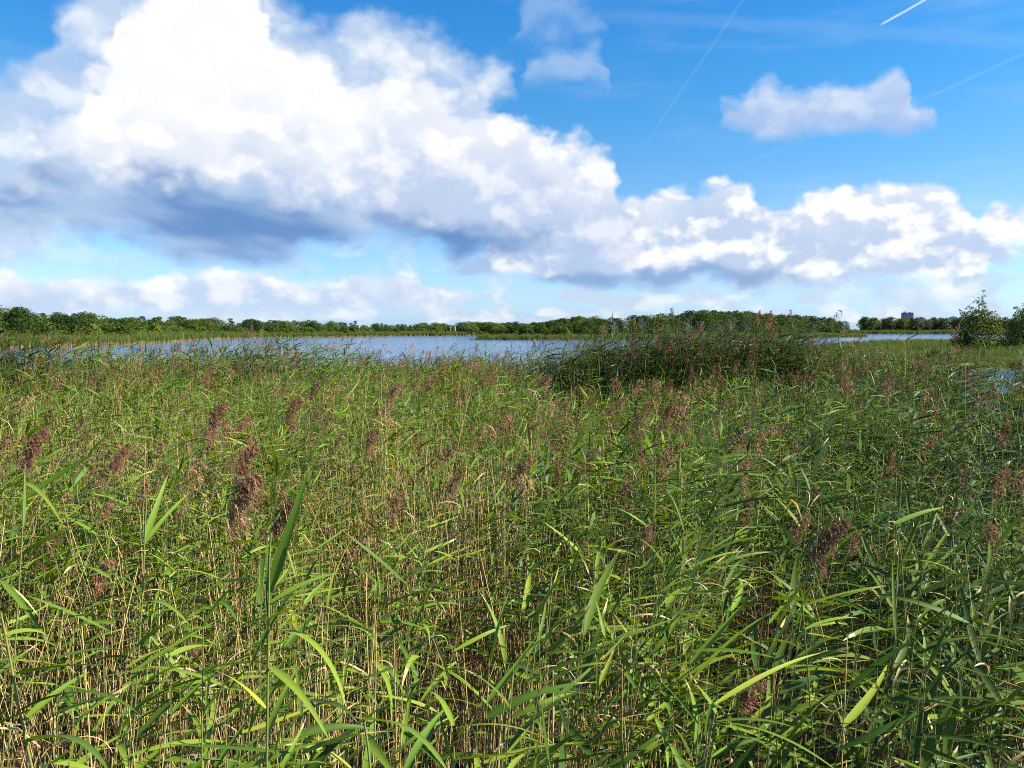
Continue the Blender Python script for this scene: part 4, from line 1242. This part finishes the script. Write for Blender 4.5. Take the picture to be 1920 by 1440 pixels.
# wood along the left shore
rows = [(9.0, 6.6, 'bush'), (15.0, 7.2, 'mix'), (23.0, 7.6, 'mix'), (32.0, 7.0, 'back')]
for off, step, typ in rows:
    for x, y, nx, ny in along_line(LEFT_SHORE[1:], step):
        o_ = off * rt.uniform(0.85, 1.15); x += nx * o_ + rt.normal(0, 1); y += ny * o_ + rt.normal(0, 1)
        if not in_view(x, y) or y < 80: continue
        if not inside(LEFT_LAND, np.array([x]), np.array([y]))[0]: continue
        hs_ = sky_h(x, y)
        if typ == 'bush':
            put_tree('bush', x, y, min(hs_ * 0.62, rt.uniform(2.6, 4.8)), 'low rounded willow bush at the foot of the left shore wood', 'willow bushes along the left shore', 'willow_bush', 1.15, 'bush')
        else:
            u_ = rt.random(); key = 'round' if u_ < 0.42 else ('tall' if u_ < 0.78 else 'dark')
            h = hs_ * (rt.uniform(0.74, 0.97) if typ == 'mix' else (rt.uniform(0.94, 1.02) if rt.random() > 0.15 else rt.uniform(1.04, 1.13)))
            lab = {'round': 'round-crowned green tree in the wood along the left shore', 'tall': 'slender birch in the wood along the left shore', 'dark': 'dark green tree in the wood along the left shore'}[key]
            put_tree(key, x, y, h, lab, {'round': 'round trees of the left shore wood', 'tall': 'birches of the left shore wood', 'dark': 'dark trees of the left shore wood'}[key],
                     {'round': 'broadleaf_tree', 'tall': 'birch_tree', 'dark': 'dark_tree'}[key], 1.5 if key != 'tall' else 1.6)
# far shore across the middle of the lake
for off, step in ((4.0, 6.0), (12.0, 6.0)):
    for x, y, nx, ny in along_line([LEFT_SHORE[-1], (60.0, 470.0)], step):
        x += nx * off + rt.normal(0, 1); y += ny * off + rt.normal(0, 1)
        put_tree('dark' if rt.random() < 0.5 else 'round', x, y, sky_h(x, y) * rt.uniform(0.88, 1.05), 'small dark tree on the far middle shore', 'trees on the far middle shore', 'far_tree', 2.0)
# wood on the peninsula
for off, step, typ in ((10.0, 6.0, 'bush'), (17.0, 6.6, 'mix'), (27.0, 6.8, 'mix'), (38.0, 7.5, 'back')):
    for x, y, nx, ny in along_line(PEN_SHORE, step):
        x += nx * off + rt.normal(0, 1); y += ny * off + rt.normal(0, 1)
        px = 960 + F * x / y
        if px < (1020 if typ == 'bush' else 1040) or px > 1612: continue
        hs_ = sky_h(x, y)
        if typ == 'bush':
            if px > 1130 and rt.random() < 0.4:
                put_tree('bare', x, y, rt.uniform(4.5, 7.5), 'grey leafless shrub at the front of the peninsula wood', 'grey shrubs on the peninsula', 'bare_shrub', 1.2, 'shrub')
            else:
                put_tree('bush', x, y, min(hs_ * 0.6, rt.uniform(2.5, 4.5)), 'low green bush at the front of the peninsula wood', 'bushes on the peninsula', 'willow_bush', 1.1, 'bush')
        else:
            u_ = rt.random(); key = 'round' if u_ < 0.5 else ('tall' if u_ < 0.72 else 'dark')
            h = hs_ * (rt.uniform(0.74, 0.98) if typ == 'mix' else rt.uniform(0.95, 1.04))
            put_tree(key, x, y, h, {'round': 'round-crowned green tree in the peninsula wood', 'tall': 'slender birch in the peninsula wood', 'dark': 'dark green tree in the peninsula wood'}[key],
                     {'round': 'round trees of the peninsula', 'tall': 'birches of the peninsula', 'dark': 'dark trees of the peninsula'}[key], {'round': 'broadleaf_tree', 'tall': 'birch_tree', 'dark': 'dark_tree'}[key], 1.45)
# wood beyond the far right water
for off, step in ((25.0, 6.6), (36.0, 6.6)):
    for x, y, nx, ny in along_line(FAR_RIGHT[:4], step):
        x += nx * off + rt.normal(0, 1.5); y += ny * off + rt.normal(0, 1.5)
        if not in_view(x, y) or y > 900: continue
        h = sky_h(x, y) * rt.uniform(0.86, 1.04)
        put_tree('dark' if rt.random() < 0.7 else 'round', x, y, h, 'dark tree in the wood beyond the right-hand water', 'trees beyond the right-hand water', 'far_tree', 1.15)

# tangled low growth under the woods
UNDER = bpy.data.collections.new('undergrowth_variants')
for i in range(4):
    UNDER.objects.link(bpy.data.objects.new('undergrowth_variant_%02d' % i, tree_geo(700 + i, 2.6, 3.6, -0.2, 420, 0.5, 7, 'bush', 0)[1].mesh('undergrowth', [M_FOLIAGE])))
PX_, PY_ = [], []
for pts, offs in ((LEFT_SHORE[1:], (12, 19, 27)), (PEN_SHORE, (14, 22)), ([LEFT_SHORE[-1], (60.0, 470.0)], (3, 9)), (FAR_RIGHT[:4], (22, 26, 31, 36))):
    for off in offs:
        for x, y, nx, ny in along_line(pts, 3.2):
            x += nx * off + rt.normal(0, 1.2); y += ny * off + rt.normal(0, 1.2)
            px = 960 + F * x / y
            if in_view(x, y) and 60 < y < 800 and not (pts is PEN_SHORE and not 1010 < px < 1615): PX_.append(x); PY_.append(y)
plant('undergrowth', UNDER, np.array(PX_), np.array(PY_), 0.0, 1.0, 'tangled low green growth under the woods', 'undergrowth', 4, (0.8, 1.5))

# ------------------------------------------------------------------ the trees standing in the right-hand marsh
def leaf_cloud(g, r, c, rad, n, q, tint=0.5):
    for i in range(n):
        d = Vector(r.normal(0, 1, 3)).normalized() * (r.random() ** 0.4)
        p = Vector(c) + Vector((d.x * rad[0], d.y * rad[1], d.z * rad[2]))
        nrm = (d + Vector(r.normal(0, 0.6, 3))).normalized(); a = nrm.cross(Vector(r.normal(0, 1, 3))).normalized(); b = nrm.cross(a)
        s = q * r.uniform(0.6, 1.2)
        g.add([tuple(p - a * s * .5), tuple(p - b * s * .3), tuple(p + a * s * .5), tuple(p + b * s * .3)], [(0, 1, 2, 3)], float(np.clip(tint + r.normal(0, .15), 0, 1)))
def marsh_tree(px, D, H, Wd, label, seed, shoots, orange_lit=None, name='marsh_tree', mat=M_FOLIAGE_LIGHT, n=5400, q=0.25):
    r = np.random.default_rng(seed)
    x = (px - 960) / F * D
    e = empty(name, (x, D, 0.05))
    tg, cg = tree_geo(seed, H, Wd, 0.2, n, q, 16, 'bush', 9)
    for (dx_, z1, k) in shoots:
        p = [Vector((dx_ * 0.5, 0, H * 0.5)), Vector((dx_ * 0.8, 0.1, H * 0.8)), Vector((dx_, 0.1, z1))]
        tube(tg, p, [0.05, 0.03, 0.008], 4)
        for i in range(k):
            t = r.uniform(0.25, 1.0); q0 = p[1].lerp(p[2], t); d = Vector((r.normal(0, 0.5), r.normal(0, 0.5), r.uniform(0.1, 0.6))) * (1.15 - t * 0.6)
            tube(tg, [q0, q0 + d], [0.012, 0.004], 3)
            leaf_cloud(cg, r, q0 + d * 0.8, (0.22, 0.22, 0.18), 16, 0.17, 0.8)
    obj('trunk', tg.mesh('trunk', [M_BIRCH]), e); obj('crown', cg.mesh('crown', [mat]), e)
    if orange_lit:  # leaves coloured orange where the sun strikes the crown
        ag = Geo()
        for c, rad, k in orange_lit: leaf_cloud(ag, r, c, rad, k, 0.2)
        obj('orange_leaves', ag.mesh('orange_leaves', [M_FOLIAGE_ORANGE_LIT]), e)['label'] = 'orange leaves on the sunlit right side of the crown'
    tag(e, label, 'tree')
    return e
marsh_tree(1832, 90.0, 5.6, 5.6, 'bushy dark tree with thin bare shoots on top in the right-hand marsh', 801, [(-1.1, 6.4, 7), (0.5, 7.8, 12), (0.1, 6.9, 8), (1.2, 6.2, 6), (-2.0, 5.6, 5)],
           [((1.2, -1.2, 4.3), (0.9, 0.6, 0.8), 170), ((1.7, -1.4, 2.6), (0.7, 0.5, 1.2), 120)])
marsh_tree(1925, 84.0, 5.6, 5.2, 'dark tree cut off by the right edge of the picture', 802, [(-0.6, 6.0, 5), (-1.4, 5.7, 4)], None)
marsh_tree(1945, 30.0, 2.7, 2.0, 'dark green leafy shrub at the right edge beside the pool', 803, [], None, 'alder_shrub', M_FOLIAGE, 1800, 0.12)

# ------------------------------------------------------------------ far building and posts
M_FACADE_HAZY = plain_material('hazy_facade', (0.19, 0.23, 0.33), 0.8, (0.3, (0.22, 0.26, 0.36)))  # wall colour paled to carry the distance haze
M_FRAME = plain_material('pale_band', (0.34, 0.37, 0.43), 0.7)
M_PANE = plain_material('window_glass', (0.03, 0.04, 0.07), 0.15, spec=0.5)
def box(g, x0, x1, y0, y1, z0, z1):
    v = [(x, y, z) for z in (z0, z1) for y in (y0, y1) for x in (x0, x1)]
    g.add(v, [(0, 2, 3, 1), (4, 5, 7, 6), (0, 1, 5, 4), (2, 6, 7, 3), (0, 4, 6, 2), (1, 3, 7, 5)])
def boxmesh(nm, mat, *boxes):
    g = Geo()
    for b in boxes: box(g, *b)
    m = g.mesh(nm, [mat]); m.polygons.foreach_set('use_smooth', np.zeros(len(m.polygons), dtype=bool)); return m
BD = 1500.0
bx = (1701 - 960) / F * BD
b = empty('apartment_block', (bx, BD, 0))
tag(b, 'dark blue-grey apartment block rising over the far right trees', 'building')
obj('wall', boxmesh('wall', M_FACADE_HAZY, (-9.5, 9.5, 0, 10, 0, 34.5)), b)
rf = obj('roof', boxmesh('roof', M_FACADE_HAZY, (-9.9, 9.9, -0.4, 10.4, 34.503, 35.1)), b)
obj('roof_hut', boxmesh('roof_hut', M_FACADE_HAZY, (-7, -3, 3, 7, 35.103, 37.4)), rf)
obj('roof_hut', boxmesh('roof_hut', M_FACADE_HAZY, (3, 6.5, 3, 7, 35.103, 36.6)), rf)
win = boxmesh('window', M_FRAME, (-1.35, 1.35, -0.25, -0.003, 0, 1.9)); pane = boxmesh('pane', M_PANE, (-1.1, 1.1, -0.30, -0.253, 0.2, 1.7))
for fl in range(5):
    for c in range(5):
        w = obj('window', win, b, (-7.2 + c * 3.6, 0, 31.8 - fl * 3.0)); obj('pane', pane, w)
M_POST = plain_material('pale_wood', (0.45, 0.42, 0.36), 0.8, (5.0, (0.55, 0.52, 0.46)))
for px, y0, label in ((845, 612, 'pale wooden post on the far shore, first of two'), (853.5, 613, 'pale wooden post on the far shore, second of two')):
    D = 412.0; top = at_depth(px, y0, D)
    e = empty('wooden_post', (top.x, D, 0.0)); tag(e, label, 'post', 'posts on the far shore')
    g = Geo(); tube(g, [(0, 0, -0.3), (0, 0, top.z)], [0.22, 0.18], 8); obj('shaft', g.mesh('shaft', [M_POST]), e)
    g = Geo(); tube(g, [(0, 0, top.z - 0.02), (0, 0, top.z + 0.12), (0, 0, top.z + 0.2)], [0.26, 0.26, 0.02], 8); obj('cap', g.mesh('cap', [M_POST]), e)
top = at_depth(1064.5, 594, 430.0)
e = empty('radio_mast', (top.x, 430.0, 0.0)); tag(e, 'thin dark mast above the trees left of the peninsula wood', 'mast')
g = Geo(); tube(g, [(0, 0, 0), (0, 0, top.z)], [0.16, 0.07], 6); obj('pole', g.mesh('pole', [M_BARK]), e)
g = Geo(); tube(g, [(-0.7, 0, top.z - 0.5), (0.7, 0, top.z - 0.5)], [0.06, 0.06], 5); obj('crossarm', g.mesh('crossarm', [M_BARK]), e)

# trees and bushes of a kind are told apart by their order along the shore
def ordinal(n):
    return '%d%s' % (n, 'th' if 10 <= n % 100 <= 20 else {1: 'st', 2: 'nd', 3: 'rd'}.get(n % 10, 'th'))
rows_of = {}
for o in COL.objects:
    if o.get('category') in ('tree', 'bush', 'shrub') and o.get('group'):
        rows_of.setdefault(o['label'], []).append((o.location.x / o.location.y, o))
for lab, l in rows_of.items():
    for k, (_, o) in enumerate(sorted(l, key=lambda q: q[0])):
        o['label'] = '%s, %s from the left' % (lab, ordinal(k + 1))
